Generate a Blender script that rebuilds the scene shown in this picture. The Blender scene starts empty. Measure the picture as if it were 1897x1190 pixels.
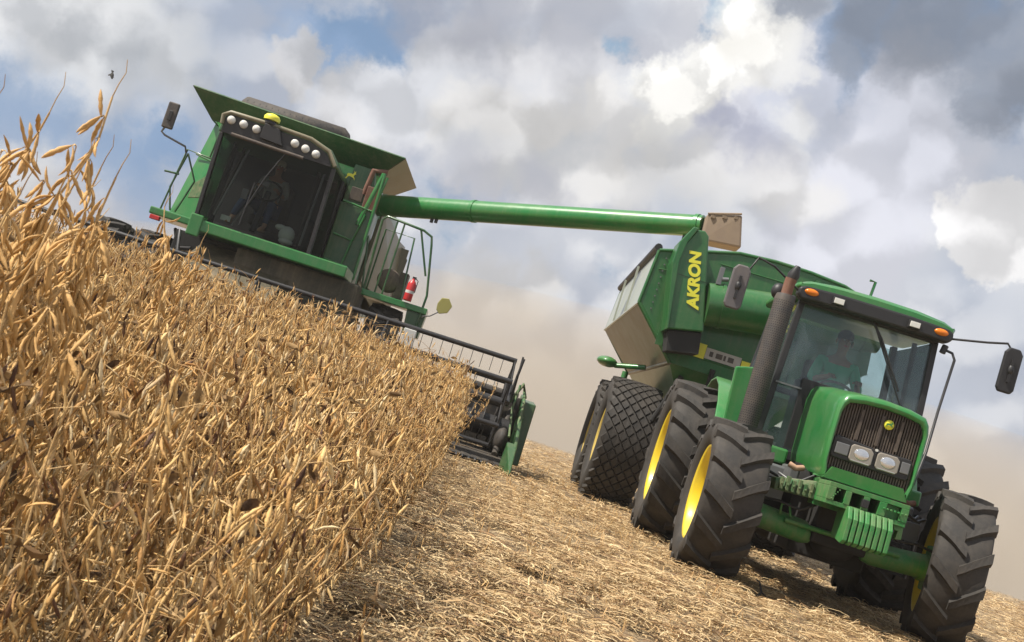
import bpy, math, random
import numpy as np
from math import sin, cos, pi, radians, sqrt, atan2
from mathutils import Matrix, Vector

HAZE = True
random.seed(7); rng = np.random.default_rng(11)
SC = bpy.context.scene
COL = SC.collection

# ------------------------------------------------------------------ camera
CAM_H = 0.85
RO, PITCH, YAW = radians(17.7), radians(4.333), radians(2.156)
Fw = Vector((sin(YAW)*cos(PITCH), cos(YAW)*cos(PITCH), sin(PITCH)))
Rl = Vector((cos(YAW), -sin(YAW), 0)); Ul = Rl.cross(Fw)
Rv = cos(RO)*Rl + sin(RO)*Ul; Uv = -sin(RO)*Rl + cos(RO)*Ul
cd = bpy.data.cameras.new('camera'); cam = bpy.data.objects.new('camera', cd); COL.objects.link(cam)
cam.matrix_world = Matrix(((Rv.x, Uv.x, -Fw.x, 0), (Rv.y, Uv.y, -Fw.y, 0), (Rv.z, Uv.z, -Fw.z, CAM_H), (0, 0, 0, 1)))
cd.sensor_width = 36; cd.lens = 36*2000/1897.; cd.clip_start = .05; cd.clip_end = 5000
SC.camera = cam
cd.dof.use_dof = True; cd.dof.focus_distance = 10.0; cd.dof.aperture_fstop = 22.0
SC.render.engine = 'CYCLES'
SC.view_settings.view_transform = 'Standard'; SC.view_settings.look = 'None'
SC.view_settings.gamma = 1; SC.view_settings.exposure = 0.4
SC.cycles.max_bounces = 5; SC.cycles.diffuse_bounces = 1; SC.cycles.transparent_max_bounces = 12
SC.cycles.volume_bounces = 0

# ------------------------------------------------------------------ world
SUN_EL, SUN_AZ = radians(54), radians(-105)      # azimuth from +Y (ahead), negative = to the left
W = bpy.data.worlds.new('World'); SC.world = W; W.use_nodes = True
W.cycles.sampling_method = 'MANUAL'; W.cycles.sample_map_resolution = 256
def world():
    nt = W.node_tree; N = nt.nodes; L = nt.links
    for n in list(N): N.remove(n)
    out = N.new('ShaderNodeOutputWorld'); bg = N.new('ShaderNodeBackground'); L.new(bg.outputs[0], out.inputs[0])
    def math_(op, a, b=None, c=None, clamp=False):
        n = N.new('ShaderNodeMath'); n.operation = op; n.use_clamp = clamp
        for i, v in enumerate((a, b, c)):
            if v is None: continue
            if isinstance(v, (int, float)): n.inputs[i].default_value = v
            else: L.new(v, n.inputs[i])
        return n.outputs[0]
    def vmath(op, a, b=None, s=None):
        n = N.new('ShaderNodeVectorMath'); n.operation = op
        for i, v in enumerate((a, b)):
            if v is None: continue
            if isinstance(v, (tuple, Vector)): n.inputs[i].default_value = tuple(v)
            else: L.new(v, n.inputs[i])
        if s is not None:
            if isinstance(s, (int, float)): n.inputs['Scale'].default_value = s
            else: L.new(s, n.inputs['Scale'])
        return n.outputs['Value'] if op in ('DISTANCE', 'LENGTH', 'DOT_PRODUCT') else n.outputs['Vector']
    def mix(f, a, b):
        n = N.new('ShaderNodeMix'); n.data_type = 'RGBA'; n.clamp_factor = True
        if isinstance(f, (int, float)): n.inputs[0].default_value = f
        else: L.new(f, n.inputs[0])
        for i, v in ((6, a), (7, b)):
            if isinstance(v, tuple): n.inputs[i].default_value = (*v, 1)
            else: L.new(v, n.inputs[i])
        return n.outputs[2]
    def smooth(v, a, b, lo=0., hi=1.):
        n = N.new('ShaderNodeMapRange'); n.interpolation_type = 'SMOOTHSTEP'
        L.new(v, n.inputs[0]); n.inputs[1].default_value = a; n.inputs[2].default_value = b
        n.inputs[3].default_value = lo; n.inputs[4].default_value = hi
        return n.outputs[0]
    def noise(vec, scale, detail=5, rough=.55, col=False):
        n = N.new('ShaderNodeTexNoise'); L.new(vec, n.inputs['Vector']); n.inputs['Scale'].default_value = scale
        n.inputs['Detail'].default_value = detail; n.inputs['Roughness'].default_value = rough
        return n.outputs['Color'] if col else n.outputs['Fac']
    tc = N.new('ShaderNodeTexCoord'); d0 = tc.outputs['Generated']
    # keep directions above the horizon (the ground falls away a little)
    cl = vmath('MAXIMUM', d0, (-2, -2, .012)); d = vmath('NORMALIZE', cl)
    sky = N.new('ShaderNodeTexSky'); sky.sky_type = 'NISHITA'; sky.sun_disc = False
    sky.sun_elevation = SUN_EL; sky.sun_rotation = SUN_AZ; sky.dust_density = 1.5
    L.new(d, sky.inputs[0])
    skyc = vmath('SCALE', sky.outputs[0], s=SKY_K)
    # warped directions give the clouds their ragged, billowing outlines
    w1 = vmath('SUBTRACT', noise(d, 6, 3, .5, True), (.5, .5, .5)); w1 = vmath('SCALE', w1, s=.07)
    w2 = vmath('SUBTRACT', noise(d, 24, 8, .66, True), (.5, .5, .5)); w2 = vmath('SCALE', w2, s=.060)
    dw = vmath('ADD', vmath('ADD', d, w1), w2)
    de = vmath('ADD', d, vmath('SCALE', w2, s=.55))
    def billow(v):           # rounded puffs: distance to scattered cell centres, at three sizes
        out = None
        for sc, k in ((7., .60), (18., .34)):
            n = N.new('ShaderNodeTexVoronoi'); n.feature = 'F1'; n.inputs['Scale'].default_value = sc
            L.new(v, n.inputs['Vector']); m = math_('MULTIPLY', n.outputs['Distance'], -k)
            out = m if out is None else math_('ADD', out, m)
        return out
    big = noise(dw, 3.2, 5, .55); soft = noise(d, 6, 2, .5)
    cover = smooth(big, .38, .47)
    off = vmath('ADD', de, (-.016, -.004, .026))
    relief = smooth(math_('SUBTRACT', billow(off), billow(de)), .075, -.085)
    relief = math_('MULTIPLY', math_('ADD', relief, smooth(noise(de, 4.5, 3, .5), .38, .62)), .5)
    grey = mix(relief, CL_GREY, CL_PALE)
    grey = mix(smooth(soft, .45, .7, 0, .5), grey, CL_BLUE)
    c = mix(cover, mix(.55, skyc, CL_SKY), grey)
    def blob(col, pts, r0, r1, k=1., src=None, ragged=True):
        nonlocal c
        best = None
        for p, r in pts:
            dist = vmath('DISTANCE', dw if ragged else vmath('ADD', d, w1), tuple(Vector(p).normalized()))
            v = math_('DIVIDE', dist, r)
            best = v if best is None else math_('MINIMUM', best, v)
        f = smooth(best, r0, r1, k, 0)
        if col[0] > .55:      # sunlit billows: lighter and darker puffs inside the cloud
            lo = tuple(v*(.78 if col[0] > 1 else .70) for v in col); hi = tuple(min(v*1.25, 1.15) for v in col)
            col = mix(relief, lo, hi)
        elif col[0] < .30 and col[2] < .4: col = mix(relief, tuple(v*.82 for v in col), tuple(v*1.3 for v in col))
        c = mix(f, c, col)
    for args in BLOBS: blob(*args)
    # dusty paler band close to the horizon
    sep = N.new('ShaderNodeSeparateXYZ'); L.new(d, sep.inputs[0])
    c = mix(smooth(sep.outputs[2], .0, .12, .5, 0), c, CL_HOR)
    L.new(c, bg.inputs[0]); bg.inputs[1].default_value = .80
SKY_K = .09
CL_GREY = (.40, .44, .53); CL_PALE = (.80, .81, .84); CL_BLUE = (.36, .44, .58); CL_SKY = (.24, .38, .60); CL_HOR = (.58, .57, .60)
def px(x, y):      # direction of a cloud seen in the photograph
    v = Fw*2000 + Rv*(x-948.5) - Uv*(y-595); v.normalize(); return tuple(v)
BLOBS = []
def B(col, pts, r0=.6, r1=1.1, k=1.): BLOBS.append((col, [(px(x, y), r/2000.) for x, y, r in pts], r0, r1, k))
B((.20, .33, .54), [(90, 225, 95), (240, 300, 100), (0, 200, 110), (330, 270, 60), (280, 380, 60)], .4, 1.15, .85)
B((.26, .38, .58), [(560, 60, 60), (640, 100, 50), (760, 90, 45)], .3, 1.3, .8)
B((.62, .63, .64), [(200, 60, 150), (330, 110, 100), (60, 320, 60), (120, 60, 120)], .3, 1.3, .7)
B((.30, .33, .38), [(60, 30, 60), (150, 75, 55), (250, 95, 60)], .3, 1.3, .5)
B((.66, .66, .68), [(700, 200, 110), (850, 130, 110), (960, 160, 100), (1060, 130, 90), (560, 110, 60)], .75, 1.08, .85)
B((.70, .69, .68), [(880, 240, 110), (1010, 270, 110), (1090, 300, 80), (1120, 230, 80)], .7, 1.1, .8)
B((.35, .37, .44), [(900, 30, 110), (1080, 20, 140), (780, 10, 80)], .3, 1.2, .7)
B((.42, .44, .53), [(760, 300, 60), (860, 310, 70), (1000, 330, 60)], .3, 1.3, .5)
B((.62, .63, .70), [(1420, 200, 150), (1500, 330, 140), (1640, 300, 170), (1690, 190, 110), (1560, 440, 150)], .7, 1.12, .8)
B((.25, .42, .60), [(1310, 25, 30), (1290, 60, 22), (1160, 100, 24)], .2, 1.2, .8)
B((.36, .38, .46), [(1250, 60, 60), (1200, 100, 50)], .3, 1.3, .5)
B((.27, .30, .36), [(1600, 40, 80), (1730, 50, 110), (1870, 100, 120), (1570, 110, 45), (1850, 200, 60), (1460, 20, 60)], .45, 1.2, .85)
B((.80, .79, .76), [(1362, 40, 60), (1390, 90, 70), (1345, 115, 60), (1290, 140, 60), (1250, 190, 70), (1215, 150, 50), (1220, 240, 50)], .6, 1.15, .85)
B((1.05, 1.02, .94), [(1355, 35, 36), (1375, 75, 46), (1345, 105, 42), (1310, 120, 36), (1240, 180, 44), (1215, 150, 32), (1262, 195, 26), (1295, 140, 26)], .55, 1.05, .95)
B((.74, .74, .74), [(1440, 110, 40), (1480, 110, 30), (1460, 200, 45), (1440, 270, 50), (1250, 270, 40), (1230, 300, 36)], .3, 1.2, .8)
B((.37, .39, .50), [(1360, 250, 60), (1400, 280, 60), (1440, 290, 40), (1330, 210, 40)], .3, 1.2, .75)
B((.70, .69, .68), [(1300, 330, 90), (1420, 350, 90), (1500, 370, 60), (1180, 340, 90)], .35, 1.25, .75)
B((.84, .83, .83), [(1840, 430, 95), (1780, 440, 60), (1880, 410, 70), (1830, 490, 70)], .8, 1.02, .85)
B((.60, .58, .56), [(880, 530, 70), (980, 520, 60), (960, 560, 70)], .4, 1.3, .6)
world()

sun = bpy.data.lights.new('sun', 'SUN'); sun.energy = 5.0; sun.angle = radians(.5); sun.color = (1, .94, .84)
so = bpy.data.objects.new('sun', sun); COL.objects.link(so)
sd = Vector((sin(SUN_AZ)*cos(SUN_EL), cos(SUN_AZ)*cos(SUN_EL), sin(SUN_EL)))
so.rotation_euler = sd.to_track_quat('Z', 'Y').to_euler()

# ------------------------------------------------------------------ materials
def nodes(name):
    m = bpy.data.materials.new(name); m.use_nodes = True
    nt = m.node_tree; return m, nt.nodes, nt.links, nt.nodes['Principled BSDF']
def ntex(N, L, scale, detail=4, rough=.6, coord='Object'):
    tc = N.new('ShaderNodeTexCoord'); n = N.new('ShaderNodeTexNoise'); L.new(tc.outputs[coord], n.inputs['Vector'])
    n.inputs['Scale'].default_value = scale; n.inputs['Detail'].default_value = detail; n.inputs['Roughness'].default_value = rough
    return n.outputs['Fac']
def ramp(N, L, fac, stops):
    r = N.new('ShaderNodeValToRGB'); L.new(fac, r.inputs[0]); e = r.color_ramp.elements
    while len(e) < len(stops): e.new(.5)
    for el, (p, c) in zip(e, stops):
        el.position = p; el.color = (*c, 1) if len(c) == 3 else c
    return r.outputs[0]
def mixc(N, L, f, a, b):
    n = N.new('ShaderNodeMix'); n.data_type = 'RGBA'
    if isinstance(f, (int, float)): n.inputs[0].default_value = f
    else: L.new(f, n.inputs[0])
    for i, v in ((6, a), (7, b)):
        if isinstance(v, tuple): n.inputs[i].default_value = (*v[:3], 1)
        else: L.new(v, n.inputs[i])
    return n.outputs[2]
def mth(N, L, op, a, b):
    n = N.new('ShaderNodeMath'); n.operation = op; n.use_clamp = True
    for i, v in enumerate((a, b)):
        if isinstance(v, (int, float)): n.inputs[i].default_value = v
        else: L.new(v, n.inputs[i])
    return n.outputs[0]
def bump(N, L, bs, h, strength=.3, dist=.01):
    b = N.new('ShaderNodeBump'); L.new(h, b.inputs['Height']); b.inputs['Strength'].default_value = strength; b.inputs['Distance'].default_value = dist
    L.new(b.outputs[0], bs.inputs['Normal'])
DUST = (.33, .25, .16)
def paint(name, rgb, rough=.35, dust=.25, coat=.3, metal=0., top=.35, scale=2.5):
    m, N, L, bs = nodes(name)
    n1 = ntex(N, L, scale, 6, .65); n2 = ntex(N, L, scale*14, 4, .7)
    f = ramp(N, L, n1, [(.38, (0, 0, 0)), (.72, (1, 1, 1))])
    f = mth(N, L, 'MULTIPLY', f, dust); f2 = ramp(N, L, n2, [(.45, (0, 0, 0)), (.75, (1, 1, 1))])
    tcs = N.new('ShaderNodeTexCoord'); mp = N.new('ShaderNodeMapping'); mp.inputs['Scale'].default_value = (22, 22, 1.3); L.new(tcs.outputs['Object'], mp.inputs[0])
    ns = N.new('ShaderNodeTexNoise'); L.new(mp.outputs[0], ns.inputs['Vector']); ns.inputs['Scale'].default_value = 1; ns.inputs['Detail'].default_value = 4
    st = ramp(N, L, ns.outputs['Fac'], [(.5, (0, 0, 0)), (.75, (1, 1, 1))])
    f = mth(N, L, 'ADD', f, mth(N, L, 'MULTIPLY', st, dust*.55))
    f = mth(N, L, 'ADD', f, mth(N, L, 'MULTIPLY', f2, dust*.35))
    g = N.new('ShaderNodeNewGeometry'); s = N.new('ShaderNodeSeparateXYZ'); L.new(g.outputs['Normal'], s.inputs[0])
    up = ramp(N, L, s.outputs[2], [(.45, (0, 0, 0)), (1, (1, 1, 1))])
    f = mth(N, L, 'ADD', f, mth(N, L, 'MULTIPLY', mth(N, L, 'MULTIPLY', up, n2), top*dust*2))
    c = mixc(N, L, f, rgb, DUST); L.new(c, bs.inputs['Base Color'])
    rr = N.new('ShaderNodeMapRange'); L.new(f, rr.inputs[0]); rr.inputs[3].default_value = rough; rr.inputs[4].default_value = .9
    L.new(rr.outputs[0], bs.inputs['Roughness']); bs.inputs['Metallic'].default_value = metal
    bs.inputs['Coat Weight'].default_value = coat; bs.inputs['Coat Roughness'].default_value = .15
    wv = ntex(N, L, 3.0, 3, .5); bump(N, L, bs, wv, .12, .03)
    return m
def glass(name, tint=(.75, .85, .85), dust=.08, dustc=(.45, .45, .42), refl=.95):
    m, N, L, bs = nodes(name); N.remove(bs); out = N['Material Output']
    tr = N.new('ShaderNodeBsdfTransparent'); tr.inputs[0].default_value = (*tint, 1)
    gl = N.new('ShaderNodeBsdfGlossy'); gl.inputs['Roughness'].default_value = .03
    df = N.new('ShaderNodeBsdfDiffuse'); df.inputs[0].default_value = (*dustc, 1)
    fr = N.new('ShaderNodeFresnel'); fr.inputs[0].default_value = 1.5
    fa = mth(N, L, 'MULTIPLY', fr.outputs[0], refl)
    m1 = N.new('ShaderNodeMixShader'); L.new(fa, m1.inputs[0]); L.new(tr.outputs[0], m1.inputs[1]); L.new(gl.outputs[0], m1.inputs[2])
    n = ntex(N, L, 2.2, 6, .7); f = ramp(N, L, n, [(.35, (dust*.3,)*3), (.75, (dust*2.2,)*3)])
    m2 = N.new('ShaderNodeMixShader'); L.new(f, m2.inputs[0]); L.new(m1.outputs[0], m2.inputs[1]); L.new(df.outputs[0], m2.inputs[2])
    L.new(m2.outputs[0], out.inputs[0]); return m
def island(name, stops, rough=.7, trans=0., spec=.3):
    m, N, L, bs = nodes(name)
    g = N.new('ShaderNodeNewGeometry'); n = ntex(N, L, 60, 3, .6)
    c = ramp(N, L, g.outputs['Random Per Island'], stops)
    c2 = mixc(N, L, mth(N, L, 'MULTIPLY', ramp(N, L, n, [(.5, (0, 0, 0)), (.75, (1, 1, 1))]), .45), c, (.16, .08, .035))
    L.new(c2, bs.inputs['Base Color']); bs.inputs['Roughness'].default_value = rough; bs.inputs['Specular IOR Level'].default_value = spec
    nb = ntex(N, L, 260, 3, .7); bump(N, L, bs, nb, .5, .002)
    if trans:
        out = N['Material Output']; t = N.new('ShaderNodeBsdfTranslucent'); L.new(c2, t.inputs[0])
        mx = N.new('ShaderNodeMixShader'); mx.inputs[0].default_value = trans
        L.new(bs.outputs[0], mx.inputs[1]); L.new(t.outputs[0], mx.inputs[2]); L.new(mx.outputs[0], out.inputs[0])
    return m
def plain(name, rgb, rough=.6, metal=0., emit=0.):
    m, N, L, bs = nodes(name)
    n = ntex(N, L, 9, 5, .65)
    c = mixc(N, L, mth(N, L, 'MULTIPLY', n, .5), rgb, tuple(x*.55+.02 for x in rgb)); L.new(c, bs.inputs['Base Color'])
    bs.inputs['Roughness'].default_value = rough; bs.inputs['Metallic'].default_value = metal
    return m
M = {}
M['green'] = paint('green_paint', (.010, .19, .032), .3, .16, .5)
M['greenshade'] = paint('shaded_dusty_green', (.006, .085, .018), .38, .20, .25)  # machine green darkened: shade on flaps, roof and right panel put into the colour
M['castd'] = paint('oily_cast_green', (.016, .12, .03), .6, .5, 0, scale=11)
M['greenc'] = paint('cast_green_paint', (.02, .20, .04), .5, .34, .1, scale=7)
M['cartgreen'] = paint('cart_green_paint', (.006, .12, .022), .35, .14, .4)
M['yellow'] = paint('yellow_rim_paint', (.80, .58, .01), .35, .22, .3)
M['blackd'] = paint('dusty_black', (.02, .019, .02), .7, .16, 0, scale=6)
M['yellowd'] = paint('dusty_yellow_rim', (.62, .44, .05), .6, .7, 0)
M['decal'] = plain('yellow_decal', (.92, .86, .06), .45)
M['black'] = plain('black_plastic', (.018, .017, .018), .5)
M['blackm'] = plain('black_metal', (.022, .02, .02), .45)
M['dark'] = plain('dark_machinery', (.014, .013, .012), .8)
M['grille'] = paint('dusty_grille', (.05, .035, .03), .7, .45, 0)
M['slat'] = paint('dusty_slat', (.055, .042, .038), .7, .26, 0)
M['exh'] = paint('dusty_exhaust_shield', (.055, .05, .05), .6, .2, 0, scale=9)
M['mirr'] = paint('grey_mirror_shell', (.10, .095, .105), .5, .2, .1)
M['rust'] = paint('rusty_pipe', (.16, .06, .04), .8, .3, 0, scale=12)
M['tan'] = paint('dusty_bounce_tan_metal', (.15, .14, .08), .4, .35, .2)  # dust plus painted-in ground bounce on lower cart panel and right tank flap
M['olive'] = paint('dusty_olive_metal', (.035, .035, .018), .6, .35, 0)
M['galv'] = paint('pale_sheet_metal', (.40, .43, .36), .30, .12, .3)
M['spout'] = paint('worn_rubber_spout', (.24, .18, .13), .8, .35, 0, scale=6)
M['amber'] = plain('amber_lens', (.85, .22, .01), .2)
M['lens'] = plain('clear_lens', (.80, .78, .72), .12)
M['head'] = plain('headlamp_lens', (.34, .30, .25), .10)
M['sign'] = plain('faded_reflector', (.40, .36, .10), .6)
M['chrome'] = plain('reflector', (.8, .8, .8), .15, .8)
M['red'] = plain('red_paint', (.62, .03, .03), .35)
M['white'] = plain('white_paint', (.70, .69, .64), .5)
M['sticker'] = paint('faded_sticker', (.48, .46, .42), .6, .3, 0, scale=14)
M['orange'] = plain('pale_hose', (.55, .33, .22), .5)
M['glass'] = glass('tractor_glass', (.80, .88, .89), .07, (.42, .50, .55))
M['glassd'] = glass('dark_cab_glass', (.46, .50, .48), .002, refl=.25)
M['steel'] = plain('grey_steel', (.22, .22, .22), .45, .5)
M['skin'] = plain('skin', (.42, .22, .14), .55)
M['jeans'] = plain('blue_denim', (.03, .06, .14), .9)
M['shirtg'] = plain('green_shirt', (.10, .62, .34), .8)
M['shirtw'] = plain('pale_shirt', (.35, .35, .32), .8)
M['shoe'] = plain('tan_shoe', (.42, .22, .10), .7)
M['hair'] = plain('dark_hair', (.015, .01, .008), .7)
M['seat'] = plain('seat_fabric', (.05, .045, .04), .9)
M['cap'] = plain('cream_cap', (.5, .46, .36), .8)
def tyre_mat():
    m, N, L, bs = nodes('tyre_rubber')
    n = ntex(N, L, 5, 6, .7); n2 = ntex(N, L, 40, 4, .7)
    f = mth(N, L, 'ADD', mth(N, L, 'MULTIPLY', ramp(N, L, n, [(.35, (0, 0, 0)), (.75, (1, 1, 1))]), .22), mth(N, L, 'MULTIPLY', n2, .12))
    c = mixc(N, L, f, (.015, .0145, .014), (.18, .145, .11)); L.new(c, bs.inputs['Base Color']); bs.inputs['Roughness'].default_value = .75
    bump(N, L, bs, n2, .25, .004); return m
M['tyre'] = tyre_mat()
POD = [(0, (.38, .18, .055)), (.2, (.78, .48, .18)), (.45, (.92, .63, .28)), (.64, (.62, .33, .10)), (.82, (.90, .70, .40)), (.90, (.26, .12, .045)), (1, (.07, .035, .025))]
M['pod'] = island('dry_pod', POD, .62, .08)
M['stem'] = island('dry_stem', [(0, (.36, .20, .08)), (.5, (.68, .44, .19)), (1, (.50, .33, .16))], .7)
M['leaf'] = island('withered_leaf', [(0, (.16, .09, .04)), (.5, (.44, .28, .12)), (1, (.07, .045, .035))], .8, .2)
M['straw'] = island('straw', [(0, (.32, .19, .09)), (.25, (.62, .44, .22)), (.52, (.82, .63, .36)), (.74, (.50, .32, .15)), (.91, (.28, .16, .08)), (1, (.12, .08, .05))], .6, .15)
def ground_mat():
    m, N, L, bs = nodes('stubble_ground')
    a = ntex(N, L, 16, 8, .8); b = ntex(N, L, 1.1, 5, .6); c0 = ntex(N, L, 70, 5, .8)
    c = ramp(N, L, a, [(.30, (.045, .028, .016)), (.48, (.20, .13, .07)), (.62, (.46, .33, .18)), (.78, (.66, .51, .31))])
    c = mixc(N, L, mth(N, L, 'MULTIPLY', ramp(N, L, c0, [(.4, (0, 0, 0)), (.65, (1, 1, 1))]), .5), c, (.62, .47, .27))
    c = mixc(N, L, mth(N, L, 'MULTIPLY', ramp(N, L, b, [(.4, (0, 0, 0)), (.7, (1, 1, 1))]), .3), c, (.34, .22, .11))
    L.new(c, bs.inputs['Base Color']); bs.inputs['Roughness'].default_value = .95
    s = N.new('ShaderNodeMath'); s.operation = 'ADD'; L.new(a, s.inputs[0]); L.new(c0, s.inputs[1])
    bump(N, L, bs, s.outputs[0], .8, .03); return m
M['ground'] = ground_mat()

# ------------------------------------------------------------------ helpers
def gz(x, y):
    r = sqrt(x*x+y*y)
    return -1.84e-4*r*r if r < 160 else -1.84e-4*160*160 - .059*(r-160)
class MB:
    def __init__(s): s.v = []; s.f = []; s.sm = []; s.X = None
    def add(s, vs, fs, smooth=False):
        o = len(s.v)
        if s.X is not None: vs = [tuple(s.X @ Vector(p)) for p in vs]
        s.v += [tuple(p) for p in vs]; s.f += [tuple(i+o for i in f) for f in fs]; s.sm += [smooth]*len(fs); return s
    def box(s, x0, x1, y0, y1, z0, z1):
        return s.hexa([(x0, y0, z0), (x1, y0, z0), (x1, y1, z0), (x0, y1, z0), (x0, y0, z1), (x1, y0, z1), (x1, y1, z1), (x0, y1, z1)])
    def hexa(s, p): return s.add(p, [(3, 2, 1, 0), (4, 5, 6, 7), (0, 1, 5, 4), (1, 2, 6, 5), (2, 3, 7, 6), (3, 0, 4, 7)])
    def loft(s, rings, closed=True, caps=True, smooth=True):
        n = len(rings[0]); vs = [p for r in rings for p in r]; fs = []
        for i in range(len(rings)-1):
            for j in range(n if closed else n-1):
                k = (j+1) % n; fs.append((i*n+j, i*n+k, (i+1)*n+k, (i+1)*n+j))
        s.add(vs, fs, smooth)
        if caps and closed:
            s.add(rings[0], [tuple(range(n))[::-1]]); s.add(rings[-1], [tuple(range(n))])
        return s
    def tube(s, pts, r, n=8, caps=True):
        pts = [Vector(p) for p in pts]; rs = r if isinstance(r, (list, tuple)) else [r]*len(pts); rings = []
        up = None
        for i, p in enumerate(pts):
            t = (pts[min(i+1, len(pts)-1)]-pts[max(i-1, 0)]).normalized()
            if up is None: up = t.orthogonal().normalized()
            a = (up - up.dot(t)*t).normalized(); b = t.cross(a); up = a
            rings.append([tuple(p+rs[i]*(cos(2*pi*k/n)*a+sin(2*pi*k/n)*b)) for k in range(n)])
        return s.loft(rings, True, caps, True)
    def lathe(s, prof, c, ax='x', n=32, smooth=True):   # prof: (along, radius)
        rings = []
        for a, r in prof:
            ring = []
            for k in range(n):
                t = 2*pi*k/n
                if ax == 'x': ring.append((c[0]+a, c[1]+r*cos(t), c[2]+r*sin(t)))
                elif ax == 'y': ring.append((c[0]+r*cos(t), c[1]+a, c[2]+r*sin(t)))
                else: ring.append((c[0]+r*cos(t), c[1]+r*sin(t), c[2]+a))
            rings.append(ring)
        return s.loft(rings, True, False, smooth)
    def disc(s, c, r, ax='y', th=.01, n=20):
        return s.lathe([(-th, 0.001), (-th, r), (th, r), (th, 0.001)], c, ax, n, False)
    def ell(s, c, rx, ry, rz, n=14, m=8):
        rings = []
        for i in range(m+1):
            a = pi*i/m - pi/2; rings.append([(c[0]+rx*max(cos(a), .02)*cos(2*pi*k/n), c[1]+ry*max(cos(a), .02)*sin(2*pi*k/n), c[2]+rz*sin(a)) for k in range(n)])
        return s.loft(rings)
    def prism(s, poly, y0, y1):        # poly in xz
        n = len(poly); a = [(x, y0, z) for x, z in poly]; b = [(x, y1, z) for x, z in poly]
        return s.add(a+b, [tuple(range(n)), tuple(range(2*n-1, n-1, -1))]+[(i, i+n, (i+1) % n+n, (i+1) % n) for i in range(n)])
    def prismx(s, poly, x0, x1):       # poly in yz
        n = len(poly); a = [(x0, y, z) for y, z in poly]; b = [(x1, y, z) for y, z in poly]
        return s.add(a+b, [tuple(range(n)), tuple(range(2*n-1, n-1, -1))]+[(i, i+n, (i+1) % n+n, (i+1) % n) for i in range(n)])
    def panel(s, pts, th):             # thick flat polygon, thickness along its normal
        P = [Vector(p) for p in pts]; nn = Vector((0, 0, 0))
        for i in range(len(P)): nn += P[i].cross(P[(i+1) % len(P)])
        nn.normalize(); Q = [p+nn*th for p in P]; n = len(P)
        return s.add(P+Q, [tuple(range(n))[::-1], tuple(range(n, 2*n))]+[(i, (i+1) % n, (i+1) % n+n, i+n) for i in range(n)])
    def build(s, name, m, parent=None, bev=0., fix=True):
        me = bpy.data.meshes.new(name); me.from_pydata(s.v, [], s.f); me.materials.append(M[m] if isinstance(m, str) else m)
        me.polygons.foreach_set('use_smooth', s.sm)
        if fix:
            import bmesh
            bm = bmesh.new(); bm.from_mesh(me); bmesh.ops.recalc_face_normals(bm, faces=bm.faces); bm.to_mesh(me); bm.free()
        me.update(); o = bpy.data.objects.new(name, me); COL.objects.link(o)
        if parent is not None: o.parent = parent
        if bev:
            b = o.modifiers.new('bevel', 'BEVEL'); b.width = bev; b.segments = 2; b.limit_method = 'ANGLE'; b.angle_limit = radians(40)
        return o
def tag(o, label=None, cat=None, group=None, kind=None):
    if label: o['label'] = label
    if cat: o['category'] = cat
    if group: o['group'] = group
    if kind: o['kind'] = kind
    return o
def empty(name, loc, rz=0, label=None, cat=None, group=None, tilt=0):
    o = bpy.data.objects.new(name, None); COL.objects.link(o); o.location = loc; o.rotation_euler = (0, tilt, rz); o.empty_display_size = .2
    return tag(o, label, cat, group)
def np_mesh(name, V, Q, mi=None, mats=(), smooth=False):
    me = bpy.data.meshes.new(name); nv, nq = len(V), len(Q)
    me.vertices.add(nv); me.vertices.foreach_set('co', np.asarray(V, np.float32).ravel())
    me.loops.add(nq*4); me.loops.foreach_set('vertex_index', np.asarray(Q, np.int32).ravel())
    me.polygons.add(nq); me.polygons.foreach_set('loop_start', np.arange(0, nq*4, 4, dtype=np.int32))
    if mi is not None: me.polygons.foreach_set('material_index', np.asarray(mi, np.int32))
    me.polygons.foreach_set('use_smooth', np.full(nq, smooth))
    for m in mats: me.materials.append(M[m])
    me.update(calc_edges=True); me.validate(); return me

# ------------------------------------------------------------------ ground
def ground():
    rs = [0, .5, 1]+[1.5+.35*i for i in range(70)]+[27, 30, 34, 39, 45, 52, 60, 70, 85, 100, 125, 160, 220, 320, 500, 800, 1300]
    n = 160; vs = []; fs = []
    for i, r in enumerate(rs):
        for k in range(n):
            a = 2*pi*k/n; x, y = r*sin(a), r*cos(a)
            vs.append((x, y, gz(x, y)+(random.uniform(-.012, .012) if r < 26 else 0)))
    for i in range(len(rs)-1):
        for k in range(n): fs.append((i*n+k, (i+1)*n+k, (i+1)*n+(k+1) % n, i*n+(k+1) % n))
    m = MB(); m.add(vs, fs, True); return tag(m.build('ground', 'ground', fix=False), kind='structure')
ground()

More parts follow.
